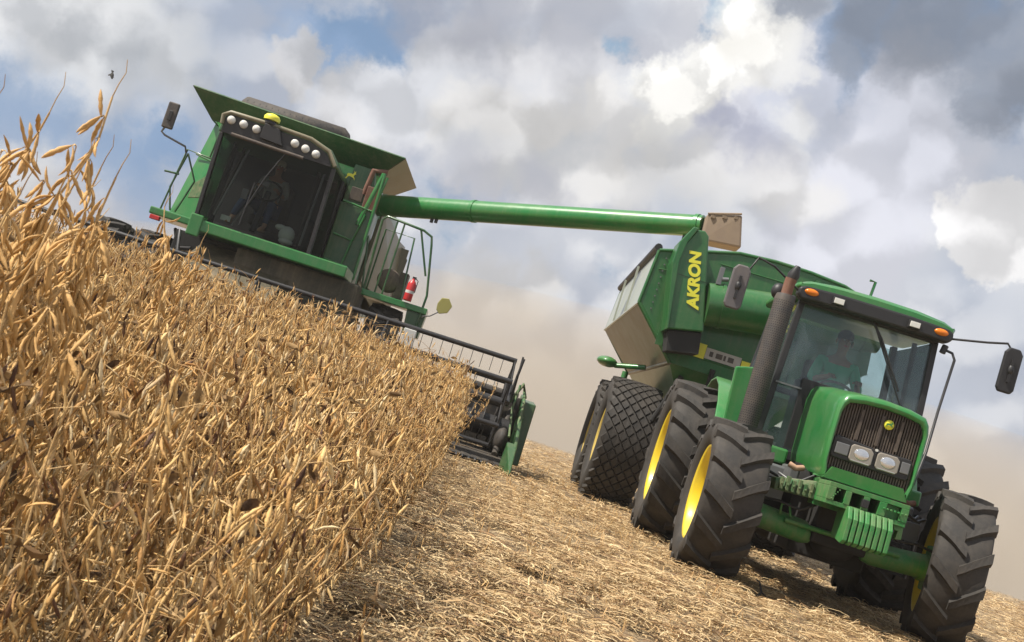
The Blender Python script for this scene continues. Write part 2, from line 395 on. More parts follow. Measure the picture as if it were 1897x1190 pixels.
# ------------------------------------------------------------------ tyres
def carcass(mb, c, R, Wd, rim, n=64):
    h = Wd/2
    prof = [(-.76*h, rim), (-.88*h, rim+.02), (-.98*h, rim+.35*(R-rim)), (-1.0*h, rim+.55*(R-rim)), (-.95*h, rim+.78*(R-rim)), (-.86*h, R*.935),
            (-.5*h, R*.955), (0, R*.96)]
    prof = prof+[(-a, r) for a, r in prof[:-1][::-1]]
    mb.lathe(prof, c, 'x', n)
def crown(x, R, Wd):
    t = abs(x)/(Wd/2); return R*(.962-.025*t*t)
def lugs(mb, c, R, Wd, N, h, wl, sweep):
    for s in (-1, 1):
        for k in range(N):
            base = 2*pi*(k+(.5 if s > 0 else 0))/N; rings = []
            for t, ww in ((-.07, 1.0), (.15, 1.05), (.4, 1.05), (.65, 1.1), (.88, 1.25), (.99, 1.3)):
                x = s*t*Wd/2; a = base+sweep*(max(t, 0)**.85); r0 = crown(x, R, Wd)-.02; r1 = crown(x, R, Wd)+h
                da = wl*ww/R/2; ring = []
                for r, q in ((r0, -1.25), (r1, -.8), (r1, .8), (r0, 1.25)):
                    ph = a+q*da; ring.append((c[0]+x, c[1]-r*cos(ph), c[2]+r*sin(ph)))
                rings.append(ring)
            a = base+sweep*1.05; da = wl*1.1/R/2; ring = []
            for q, rr in ((-1.2, .86), (-.8, .875), (.8, .875), (1.2, .86)):
                ph = a+q*da; x = s*Wd/2*(.985 if abs(q) > 1 else 1.03); ring.append((c[0]+x, c[1]-R*rr*cos(ph), c[2]+R*rr*sin(ph)))
            rings.append(ring); mb.loft(rings, True, True, False)
def diamonds(mb, c, R, Wd, N, cols, h):
    dx = Wd/cols
    for i in range(N):
        for j in range(-cols, cols+1):
            x = j*dx/2
            if abs(x) > Wd/2*.92: continue
            a = 2*pi*(i+(.5 if j % 2 else 0))/N; da = pi/N*.84; hx = dx/2*.84; vs = []
            for dr, k in ((-.01, 1.0), (h, .93)):
                for ax, xx in ((-da*k, 0), (0, hx*k), (da*k, 0), (0, -hx*k)):
                    r = crown(x+xx, R, Wd)+dr; vs.append((c[0]+x+xx, c[1]-r*cos(a+ax), c[2]+r*sin(a+ax)))
            mb.add(vs, [(4, 5, 6, 7), (0, 1, 5, 4), (1, 2, 6, 5), (2, 3, 7, 6), (3, 0, 4, 7)])
def wheel(parent, c, R, Wd, rim, side, kind='lug', N=20, tn=64, rimmat='yellow', steer=0):
    """hub disc mesh named wheel, with tyre and rim below it; side -1: outer face to the left"""
    s = side; loc = c; c = (0, 0, 0)
    m = MB(); m.lathe([(s*.02, .001), (s*.03, .16), (s*-.02, .2), (s*-.03, rim*.72), (s*-.10, rim*.9)], (c[0]+s*Wd*.12, c[1], c[2]), 'x', 32)
    for k in range(8):
        a = 2*pi*k/8; m.lathe([(0, .018), (s*.05, .018), (s*.05, .001)], (c[0]+s*(Wd*.12), c[1]+.13*cos(a), c[2]+.13*sin(a)), 'x', 8)
    wh = m.build('wheel', rimmat, parent); wh.location = loc; wh.rotation_euler = (random.uniform(0, 6), 0, 0); wh.rotation_mode = 'ZYX' if False else 'XYZ'
    wh.rotation_euler = (random.uniform(0, .3), 0, radians(steer))
    m = MB(); h = Wd/2
    m.lathe([(-.82*h, rim+.02), (-.84*h, rim+.0), (-.76*h, rim-.025), (-.3*h, rim-.05), (.3*h, rim-.05), (.76*h, rim-.025), (.84*h, rim), (.82*h, rim+.02)], c, 'x', 48)
    m.build('rim', rimmat, wh)
    m = MB(); carcass(m, c, R, Wd, rim, tn)
    if kind == 'lug': lugs(m, c, R, Wd, N, R*.058, R*.12, .27 if R < .7 else .24)
    else: diamonds(m, c, R, Wd, N, 5, .034)
    m.build('tyre', 'tyre', wh)
    return wh

# ------------------------------------------------------------------ people (seated, facing -y, hip at the origin)
def skin(name, P, E, m, parent, sub=1):
    me = bpy.data.meshes.new(name); me.from_pydata([p[0] for p in P], E, []); me.materials.append(M[m])
    o = bpy.data.objects.new(name, me); COL.objects.link(o); o.parent = parent
    md = o.modifiers.new('skin', 'SKIN'); md.use_smooth_shade = True
    for i, p in enumerate(P):
        r = p[1] if isinstance(p[1], tuple) else (p[1], p[1]); me.skin_vertices[0].data[i].radius = r
        me.skin_vertices[0].data[i].use_root = (i == 0)
    s = o.modifiers.new('sub', 'SUBSURF'); s.levels = sub; s.render_levels = sub
    return o
def person(loc, label, shirt, hair, legs='near', parent_rz=0):
    root = empty('person', loc, parent_rz, label, 'person')
    def chain(d):
        P, E, idx = [], [], {}
        for k, p, r, par in d:
            idx[k] = len(P); P.append((p, r))
            if par: E.append((idx[par], idx[k]))
        return P, E
    kl, kr = ((-.30, -.40, .02), (.14, -.42, .04)); al, ar = ((-.38, -.52, -.38), (.15, -.5, -.36))
    body = [('pel', (0, 0, 0), (.15, .12), None), ('wai', (0, .02, .16), (.13, .10), 'pel'), ('che', (0, .03, .36), (.155, .115), 'wai'), ('uch', (0, .02, .47), (.12, .09), 'che'),
            ('nek', (0, .0, .56), .05, 'uch'), ('jaw', (0, -.035, .625), (.055, .065), 'nek'), ('hed', (0, -.03, .70), (.078, .092), 'jaw'), ('crn', (0, -.015, .775), (.06, .075), 'hed')]
    for s, k, an in ((-1, kl, al), (1, kr, ar)):
        t = 'l' if s < 0 else 'r'
        wr = (s*.15, -.37, .27)
        body += [('sh'+t, (s*.17, .02, .46), .058, 'uch'), ('el'+t, (s*.25, -.10, .22), .042, 'sh'+t), ('wr'+t, wr, .027, 'el'+t), ('pa'+t, (s*.14, -.43, .285), (.036, .02), 'wr'+t),
                 ('hi'+t, (s*.10, -.04, -.02), .09, 'pel'), ('kn'+t, k, .06, 'hi'+t), ('an'+t, an, .038, 'kn'+t), ('to'+t, (an[0]-.02, an[1]-.16, an[2]-.06), (.04, .03), 'an'+t)]
    P, E = chain(body); skin('body', P, E, 'skin', root)
    for s in (-1, 1):
        bx, by, bz = s*.14, -.43, .285
        for q in range(4):
            fx = bx+(q-1.5)*.018; ln = (.9, 1.1, 1.05, .85)[q]
            skin('finger', [((fx, by, bz), .009), ((fx, by-.035*ln, bz+.012), .009), ((fx, by-.055*ln, bz-.012), .008), ((fx, by-.040*ln, bz-.036), .007)], [(0, 1), (1, 2), (2, 3)], 'skin', root)
        skin('thumb', [((bx-s*.02, by+.035, bz), .010), ((bx-s*.048, by+.0, bz-.008), .009), ((bx-s*.05, by-.028, bz-.02), .008)], [(0, 1), (1, 2)], 'skin', root)
    up = [('pel', (0, .0, .02), (.165, .135), None), ('wai', (0, .02, .16), (.148, .118), 'pel'), ('che', (0, .03, .36), (.172, .13), 'wai'), ('uch', (0, .02, .475), (.135, .10), 'che')]
    for s in (-1, 1):
        t = 'l' if s < 0 else 'r'
        up += [('sh'+t, (s*.17, .02, .463), .072, 'uch'), ('el'+t, (s*.245, -.085, .235), .057, 'sh'+t), ('cu'+t, (s*.21, -.2, .24), .046, 'el'+t)]
    P, E = chain(up); skin('shirt', P, E, shirt, root)
    dn = [('pel', (0, 0, -.01), (.165, .13), None)]
    for s, k, an in ((-1, kl, al), (1, kr, ar)):
        t = 'l' if s < 0 else 'r'
        dn += [('hi'+t, (s*.10, -.05, -.02), .105, 'pel'), ('kn'+t, k, .076, 'hi'+t), ('an'+t, (an[0], an[1]+.005, an[2]+.04), .056, 'kn'+t)]
    P, E = chain(dn); skin('trousers', P, E, 'jeans', root)
    for an in (al, ar):
        skin('shoe', [((an[0], an[1]+.03, an[2]-.045), (.045, .045)), ((an[0]-.01, an[1]-.06, an[2]-.06), (.05, .04)), ((an[0]-.02, an[1]-.19, an[2]-.075), (.045, .028))], [(0, 1), (1, 2)], 'shoe', root)
    m = MB(); m.ell((0, -.01, .765), .085, .10, .075); m.build('hair' if hair != 'cap' else 'cap', hair, root)
    for s in (-1, 1):
        m = MB(); m.ell((s*.032, -.118, .715), .012, .008, .008, 8, 6); m.build('eye', 'white', root)
        m = MB(); m.ell((s*.083, -.02, .70), .012, .022, .032, 8, 6); m.build('ear', 'skin', root)
    m = MB(); m.ell((0, -.132, .692), .014, .018, .02, 8, 6); m.build('nose', 'skin', root)
    m = MB(); m.ell((0, -.114, .655), .024, .006, .006, 8, 6); m.build('mouth', 'red', root)
    return root
def text(name, body, size, m, parent, mat, ext=.004, shear=0., off=0.):
    cu = bpy.data.curves.new(name, 'FONT'); cu.body = body; cu.size = size; cu.extrude = ext; cu.offset = off; cu.shear = shear; cu.align_x = 'CENTER'; cu.align_y = 'CENTER'
    to = bpy.data.objects.new(name, cu); COL.objects.link(to)
    dg = bpy.context.evaluated_depsgraph_get(); me = bpy.data.meshes.new_from_object(to.evaluated_get(dg)); bpy.data.objects.remove(to)
    me.materials.clear(); me.materials.append(M[mat]); me.transform(m)
    o = bpy.data.objects.new(name, me); COL.objects.link(o); o.parent = parent; return o
DEER = [(-.5, .05), (-.36, .16), (-.1, .2), (.14, .18), (.26, .34), (.22, .5), (.34, .4), (.42, .5), (.4, .34), (.5, .26), (.36, .2), (.28, .04), (.44, -.1), (.5, -.3), (.36, -.14), (.14, -.08), (-.14, -.04), (-.3, -.1), (-.46, -.34), (-.56, -.3), (-.42, -.08)]

# ------------------------------------------------------------------ tractor  (local: x right, y away, z up; origin under front axle)
def tractor():
    T = empty('tractor', (3.58, 9.2, gz(3.6, 9.2)), radians(-5.5), 'green farm tractor with yellow wheels towing the grain cart over the stubble', 'tractor', tilt=0)
    for s in (-1, 1):
        wheel(T, (-1.05 if s < 0 else .965, 0, .665), .665, .50 if s < 0 else .44, .41, s, 'lug', 14, steer=0 if s < 0 else -13)
        wheel(T, (s*1.16, 2.45, .86), .86, .60, .51, s, 'lug', 17)
    # chassis and drive line
    m = MB(); m.box(-.24, .24, -.1, 2.6, .55, 1.1); m.box(-.3, .3, 1.6, 2.9, .5, 1.15); m.tube([(-1.0, 2.45, .86), (1.0, 2.45, .86)], .13, 16)
    m.box(-.36, .36, .1, .9, 1.0, 1.2); m.box(-.34, .34, .2, 1.6, .40, .60); m.box(-.55, .55, 1.0, 2.2, .48, 1.1); m.build('chassis', 'dark', T, .02)
    m = MB(); m.tube([(-.92, .02, .60), (-.78, .02, .62), (-.74, .02, .63)], [.10, .11, .12], 16); m.tube([(-.76, .0, .635), (-.30, .0, .605), (-.22, .0, .58)], [.105, .10, .06], 18)
    m.tube([(.76, .0, .635), (.30, .0, .605), (.22, .0, .58)], [.105, .10, .06], 18); m.tube([(.92, .02, .60), (.74, .02, .63)], [.10, .12], 16)
    m.tube([(-.5, -.13, .66), (.5, -.13, .66)], .022, 8)
    m.tube([(-.55, -.11, .70), (-.56, -.13, .78), (-.50, -.14, .80), (-.46, -.12, .70)], .012, 6)
    m.build('front_axle', 'greenc', T)
    for s in (-1, 1):
        m = MB(); m.hexa([(s*.80, -.12, .44), (s*.90, -.12, .44), (s*.90, .12, .44), (s*.80, .12, .44), (s*.78, -.10, .82), (s*.88, -.10, .84), (s*.88, .1, .84), (s*.78, .1, .82)])
        m.disc((s*.84, -.13, .72), .035, 'y', .02, 12); m.disc((s*.84, -.13, .5), .035, 'y', .02, 12); m.build('steering_knuckle', 'greenc', T, .015)
    # front support with slots, bolts and tow hook
    m = MB()
    for z0, z1 in ((.90, .935), (1.045, 1.08)): m.box(-.36, .30, -.66, -.18, z0, z1)
    for x0, x1 in ((-.36, -.30), (-.22, -.17), (-.07, -.02), (.06, .12), (.24, .30)): m.box(x0, x1, -.665, -.2, .936, 1.044)
    m.box(.12, .24, -.60, -.3, .936, 1.044); m.box(-.36, .3, -.3, -.12, .86, 1.12)
    for i in range(7): m.disc((.10+i*.03, -.668, 1.0), .009, 'y', .012, 8)
    for i in range(5): m.disc((-.32+i*.012, -.668, .95+i*.02), .006, 'y', .01, 6)
    m.prism([(.22, .90), (.30, .90), (.31, .80), (.26, .79), (.265, .86), (.235, .86)], -.63, -.55)
    m.build('front_support', 'greenc', T, .006)
    m = MB(); m.hexa([(-.68, -.22, .88), (-.36, -.30, .90), (-.36, -.1, .90), (-.68, .0, .88), (-.68, -.18, .98), (-.36, -.26, 1.05), (-.36, -.1, 1.05), (-.68, .0, .98)])
    for i in range(6): m.box(-.66+i*.05, -.63+i*.05, -.30, -.24, .90, 1.0+.02*(i % 2)); m.disc((-.645+i*.05, -.31, .95), .010, 'y', .012, 8)
    m.build('side_casting', 'castd', T, .01)
    m = MB(); m.ell((0, .08, .56), .20, .16, .12); m.build('differential', 'dark', T)
    m = MB(); m.box(-.085, -.03, -.70, -.66, .955, 1.02); m.build('tow_pin', 'black', T, .004)
    # suitcase weights: each its own plate
    for i in range(8):
        x = -.185+i*.047
        m = MB(); m.prismx([(-.44, .665), (-.74, .63), (-.80, .66), (-.79, .84), (-.72, .93), (-.62, .93), (-.60, .90), (-.5, .90), (-.44, .86)], x, x+.036)
        m.build('weight', 'greenc', T, .006)
    # hood
    def hsec(y, hw, zt, zb, sh=.8):
        L = [(-hw*.93, zb), (-hw*.985, zb+.10), (-hw*1.0, zb+(zt-zb)*.5), (-hw*.995, zb+(zt-zb)*.78), (-hw*.95, zb+(zt-zb)*.88), (-hw*.86, zb+(zt-zb)*.945), (-hw*.5, zt-.012), (0, zt)]
        return [(x, y, z) for x, z in L]+[(-x, y, z) for x, z in L[:-1][::-1]]
    secs = [(-.36, .372, 1.83, 1.13), (-.35, .386, 1.855, 1.115), (-.31, .394, 1.87, 1.11), (-.18, .396, 1.885, 1.11), (.05, .392, 1.91, 1.12), (.4, .38, 1.935, 1.14), (.8, .375, 1.975, 1.15), (1.0, .375, 1.99, 1.15)]
    m = MB(); rings = [hsec(*s) for s in secs]
    inner = [(x*(.985-.05*(z-1.13)), -.36, 1.165+(z-1.13)*.905) for x, y, z in rings[0]]
    deep = [(x, -.27, z) for x, y, z in inner]
    m.loft([deep, inner, rings[0]], False, False); m.loft(rings, False, False)
    # lower lip of the nose
    m.hexa([(-.36, -.365, 1.10), (.36, -.365, 1.10), (.38, -.1, 1.10), (-.38, -.1, 1.10), (-.30, -.375, 1.205), (.30, -.375, 1.205), (.31, -.1, 1.20), (-.31, -.1, 1.20)])
    m.build('hood', 'green', T)
    gl = MB(); gl.box(-.36, .36, -.285, -.275, 1.16, 1.80); g = gl.build('grille', 'grille', T)
    m = MB()
    for i in range(31):
        x = -.349+i*.0228; zt = 1.79-max(0, abs(x)-.27)*.6; m.box(x, x+.011, -.312, -.286, 1.18, zt)
    for x in (-.17, 0, .17): m.box(x-.012, x+.012, -.325, -.286, 1.48, 1.74)
    m.build('slats', 'slat', g)
    # headlight housing and lamps
    m = MB(); m.prism([(-.345, 1.31), (-.325, 1.285), (.305, 1.27), (.33, 1.29), (.33, 1.43), (.305, 1.455), (.04, 1.45), (.015, 1.43), (-.01, 1.455), (-.325, 1.475), (-.345, 1.45)], -.335, -.28); hb = m.build('headlight_housing', 'black', T, .012)
    m = MB(); m.disc((.015, -.342, 1.445), .012, 'y', .008, 12); m.build('screw', 'lens', hb)
    for s, x0, x1 in ((-1, -.195, .0), (1, .03, .225)):
        m = MB(); m.prism([(x0, 1.315), (x0+.02, 1.295), (x1-.02, 1.295), (x1, 1.315), (x1, 1.41), (x1-.03, 1.44), (x0+.02, 1.44), (x0, 1.42)], -.352, -.337)
        h = m.build('headlight', 'head', T, .008)
        m = MB(); m.ell(((x0+x1)/2, -.353, 1.372), .066, .005, .046); m.tube([(x0+.02, -.3535, 1.305), (x1-.02, -.3535, 1.305)], .003, 4); m.build('bulb', 'chrome', h)
        xa, xb = (-.32, -.205) if s < 0 else (.24, .315)
        m = MB(); m.box(xa, xb, -.348, -.336, 1.325, 1.42); m.build('side_lamp', 'steel', T, .008)
    # round badge
    m = MB(); m.lathe([(0, .001), (-.006, .034), (.004, .042), (.01, .042)], (.06, -.33, 1.68), 'y', 24); e = m.build('emblem', 'decal', T)
    m = MB(); m.prism([(.06+x*.058, 1.68+z*.058) for x, z in DEER], -.345, -.337); m.build('leaping_stag', 'green', e)
    # engine side details under the hood, left and right
    for s in (-1, 1):
        m = MB(); m.box(s*.42, s*.52, .15, .5, 1.0, 1.13); m.box(s*.50, s*.68, .35, .7, .98, 1.10); m.build('toolbox', 'steel', T, .02)
        m = MB(); m.box(s*.48, s*.78, .55, .95, 1.12, 1.26); m.build('battery_cover', 'green', T, .02)
        m = MB(); m.box(s*.50, s*.72, .2, .52, .80, .97); m.tube([(s*.45, -.05, 1.02), (s*.56, -.06, 1.0), (s*.62, .05, 1.03)], .012, 6); m.build('air_tank', 'steel', T, .03)
        m = MB(); m.tube([(s*.43, .06, 1.13), (s*.50, .02, 1.11), (s*.56, .04, 1.13)], .026, 8); m.build('hose', 'orange' if s < 0 else 'rust', T)
        m = MB(); m.tube([(s*.36, -.15, 1.10), (s*.46, -.16, 1.02), (s*.58, -.08, .98), (s*.70, .1, 1.02)], .013, 6); m.build('hydraulic_hose', 'black', T)
        m = MB(); m.tube([(s*.30, -.2, .86), (s*.42, -.22, .78), (s*.60, -.16, .80), (s*.78, -.05, .78)], .012, 6); m.build('hydraulic_hose', 'black', T)
    for s in (-1, 1):   # steps
        m = MB()
        for z in (.45, .72, .99): m.box(s*.72, s*1.02, 1.05, 1.35, z, z+.03)
        m.tube([(s*1.0, 1.05, .45), (s*1.0, 1.05, 1.05)], .015, 6); m.tube([(s*1.0, 1.35, .45), (s*1.0, 1.35, 1.05)], .015, 6); m.build('steps', 'blackm', T)
    # exhaust
    m = MB(); m.tube([(-.90, .62, 1.22), (-.90, .62, 1.30), (-.90, .62, 2.60), (-.90, .62, 2.64)], [.07, .095, .095, .085], 20); ex = m.build('exhaust_shield', 'exh', T)
    m = MB()
    for i in range(58):
        for k in range(16):
            a = pi*.92+pi*1.1*(k+.5*(i % 2))/16; z = 1.34+i*.0215; m.add([(-.90+.0955*cos(a+q)*1.0, .62+.0955*sin(a+q), z+h_) for q, h_ in ((-.05, 0), (.05, 0), (.05, .010), (-.05, .010))], [(0, 1, 2, 3)])
    m.build('perforation', 'dark', ex)['kind'] = 'stuff'
    m = MB(); m.tube([(-.90, .62, 2.6), (-.90, .62, 2.74), (-.895, .615, 2.80)], [.052, .052, .055], 14); m.build('exhaust_pipe', 'rust', T)
    m = MB(); m.tube([(-.895, .62, 2.78), (-.885, .61, 2.84), (-.87, .60, 2.93)], [.05, .058, .025], 12); m.build('rain_cap', 'black', T)
    m = MB(); m.ell((-.95, .78, 2.68), .07, .06, .08); m.tube([(-.86, .70, 2.3), (-.86, .70, 2.66)], .02, 6); m.tube([(-.82, .68, 2.62), (-.80, .78, 2.66)], .03, 8); m.build('pre_cleaner', 'black', T, .0)
    # cab structure
    y0, y1 = .95, 2.35
    m = MB()
    def post(a, b, w=.035): m.tube([a, b], w, 6)
    for s in (-1, 1):
        m.hexa([(s*.70, y0-.02, 1.2), (s*.76, y0-.02, 1.2), (s*.76, y0+.08, 1.2), (s*.70, y0+.08, 1.2), (s*.63, y0+.05, 2.74), (s*.69, y0+.05, 2.74), (s*.69, y0+.14, 2.74), (s*.63, y0+.14, 2.74)])
        m.hexa([(s*.72, y1-.05, 1.6), (s*.78, y1-.05, 1.6), (s*.78, y1+.05, 1.6), (s*.72, y1+.05, 1.6), (s*.64, y1-.08, 2.74), (s*.70, y1-.08, 2.74), (s*.70, y1+.02, 2.74), (s*.64, y1+.02, 2.74)])
        m.tube([(s*.745, 1.75, 1.3), (s*.745, 1.72, 1.9), (s*.68, 1.68, 2.74)], .028, 6)
    m.box(-.72, .72, y0-.02, y0+.05, 1.18, 1.27); m.box(-.68, .68, y0+.03, y0+.10, 2.68, 2.74); m.box(-.72, .72, y1-.05, y1+.02, 1.9, 1.96)
    m.box(-.70, .70, y0+.051, y1, 1.16, 1.24); m.box(-.46, .46, y0-.005, y0+.35, 1.27, 1.98)
    m.build('cab_frame', 'black', T, .008)
    m = MB(); m.panel([(-.705, y0+.0, 1.27), (.705, y0+.0, 1.27), (.64, y0+.08, 2.70), (-.64, y0+.08, 2.70)], .006); m.build('windshield', 'glass', T)
    m = MB(); m.box(-.70, -.45, y0-.02, y0+.0, 1.865, 1.88); m.build('windshield_bar', 'steel', T)
    for s in (-1, 1):
        m = MB(); m.panel([(s*.752, y0+.09, 1.27), (s*.762, 1.73, 1.27), (s*.69, 1.66, 2.70), (s*.675, y0+.14, 2.70)], .005); m.build('door_glass', 'glass', T)
        m = MB(); m.panel([(s*.762, 1.79, 1.75), (s*.77, y1-.06, 1.75), (s*.69, y1-.09, 2.70), (s*.69, 1.72, 2.70)], .005); m.build('side_window', 'glass', T)
    m = MB(); m.panel([(-.70, y1+.0, 1.96), (.70, y1, 1.96), (.64, y1-.06, 2.70), (-.64, y1-.06, 2.70)], .005); m.build('rear_window', 'glass', T)
    # roof
    def rsec(y, hw, z0, z1):
        L = [(-hw, z0), (-hw*1.015, z0+.05), (-hw*.98, z0+(z1-z0)*.45), (-hw*.86, z0+(z1-z0)*.72), (-hw*.5, z0+(z1-z0)*.94), (0, z1)]
        return [(x, y, z) for x, z in L]+[(-x, y, z) for x, z in L[:-1][::-1]]
    m = MB(); m.loft([rsec(.86, .74, 2.80, 2.89), rsec(.90, .765, 2.79, 2.925), rsec(1.05, .775, 2.77, 2.955), rsec(1.7, .78, 2.76, 2.97), rsec(2.35, .77, 2.76, 2.94), rsec(2.48, .73, 2.77, 2.88)], True, True)
    m.build('roof', 'green', T)
    m = MB(); m.prism([(-.76, 2.735), (-.72, 2.69), (-.55, 2.70), (.55, 2.70), (.72, 2.69), (.76, 2.735), (.755, 2.80), (.70, 2.825), (.35, 2.84), (-.35, 2.84), (-.70, 2.825), (-.755, 2.80)], .835, .98); vz = m.build('roof_visor', 'black', T, .02)
    for s in (-1, 1):
        m = MB(); m.ell((s*.635, .84, 2.775), .072, .03, .034); m.build('amber_light', 'amber', T)
        m = MB(); m.box(s*.37-.06, s*.37+.06, .80, .85, 2.725, 2.80); w_ = m.build('work_light', 'black', T, .008)
        m = MB(); m.box(s*.37-.048, s*.37+.048, .792, .802, 2.737, 2.79); m.build('lens', 'lens', w_, .004)
    # mirrors
    for s in (-1, 1):
        m = MB(); m.tube([(s*.70, .90, 2.74), (s*1.05, .78, 2.80 if s > 0 else 2.90), (s*1.22, .74, 2.84 if s > 0 else 2.93), (s*1.28, .74, 2.78), (s*1.29, .74, 2.62)], .011, 6); ar = m.build('mirror_arm', 'blackm', T)
        m = MB(); x = s*(1.29 if s > 0 else 1.34); m.prism([(x-.085, 2.42), (x-.06, 2.38), (x+.06, 2.38), (x+.085, 2.42), (x+.085, 2.76), (x+.05, 2.81), (x-.05, 2.81), (x-.085, 2.76)], .70, .745); mi = m.build('mirror', 'black' if s > 0 else 'mirr', T, .015)
        m = MB(); m.ell((x, .69, 2.60), .03, .025, .05); m.box(x-.012, x+.012, .675, .70, 2.48, 2.70); m.build('mirror_bracket', 'black', mi)
    m = MB(); m.tube([(.72, .92, 2.64), (.80, .88, 2.62), (.83, .86, 2.56), (.80, .82, 2.05), (.73, .62, 1.62), (.66, .5, 1.30)], .013, 6); m.tube([(.72, .92, 2.60), (.735, .92, 2.68)], .03, 6); m.build('grab_rail', 'blackm', T)
    m = MB(); m.tube([(-.83, .84, 2.60), (-.86, .70, 2.2), (-.84, .72, 1.5)], .012, 6); m.build('grab_rail', 'blackm', T)
    m = MB(); m.tube([(.02, .93, 2.70), (.14, .91, 2.55), (.42, .895, 2.12)], .012, 6); m.tube([(.06, .915, 2.64), (.48, .895, 1.98)], .008, 6); m.build('wiper', 'black', T)
    # fenders over rear wheels
    for s in (-1, 1):
        prof = []
        for k in range(9):
            a = radians(8+k*19); prof.append((2.45-(.98)*cos(a), .86+.98*sin(a)))
        prof = [(prof[0][0]+.02, 1.22)]+prof[1:]
        m = MB(); rin = [(y, z) for y, z in prof]; out = [(y*1.0+(y-2.45)*.03, z+(z-.86)*.03) for y, z in prof]
        rings = [[(s*.72, a[0], a[1]), (s*1.06, a[0], a[1]), (s*1.06, b[0], b[1]), (s*.72, b[0], b[1])] for a, b in zip(rin, out)]
        m.loft(rings, True, True); m.box(s*.70, s*.76, 1.7, 3.1, 1.2, 1.75)
        m.build('fender', 'green', T, .01)
    m = MB(); m.prism([(-1.02, 1.95), (-.74, 2.02), (-.74, 1.30), (-.98, 1.30)], 1.50, 1.56); m.build('fender_front', 'green', T, .015)
    # inside: seat, wheel, dash
    m = MB(); m.box(-.24, .24, 1.75, 2.15, 1.62, 1.74); m.box(-.23, .23, 2.12, 2.24, 1.72, 2.32); m.box(-.16, .16, 1.8, 2.05, 1.25, 1.62); m.build('seat', 'seat', T, .04)
    m = MB()
    for k in range(20):
        a, b = 2*pi*k/20, 2*pi*(k+1)/20; f = lambda t: (.19*cos(t), 1.42+.14*sin(t), 1.98+.12*sin(t)); m.tube([f(a), f(b)], .014, 6, False)
    m.tube([(0, 1.42, 1.97), (0, 1.28, 1.5)], .03, 8); m.tube([(-.18, 1.42, 1.98), (.18, 1.42, 1.98)], .012, 6); m.build('steering_wheel', 'black', T)
    m = MB(); m.box(-.25, .25, 1.18, 1.34, 1.5, 1.98); m.build('dashboard', 'black', T, .03)
    m = MB(); m.box(.34, .62, 1.7, 2.2, 1.3, 1.85); m.tube([(.45, 1.75, 1.8), (.47, 1.6, 2.1)], .012, 6); m.build('side_console', 'seat', T, .03)
    m = MB(); m.tube([(0, 2.6, .55), (0, 3.3, .50)], .05, 8); m.box(-.1, .1, 2.9, 3.2, .45, .52); m.build('drawbar', 'dark', T)
    # driver
    p = person((0, 0, 0), 'seated driver in green shirt and jeans behind the tractor windshield', 'shirtg', 'hair')
    R_ = Matrix.Rotation(radians(-5.5), 4, 'Z'); v = Matrix.Translation((3.58, 9.2, 0)) @ R_ @ Vector((.04, 1.88, 1.84)); p.location = v; p.rotation_euler = (0, 0, radians(-5.5))
    return T
tractor()

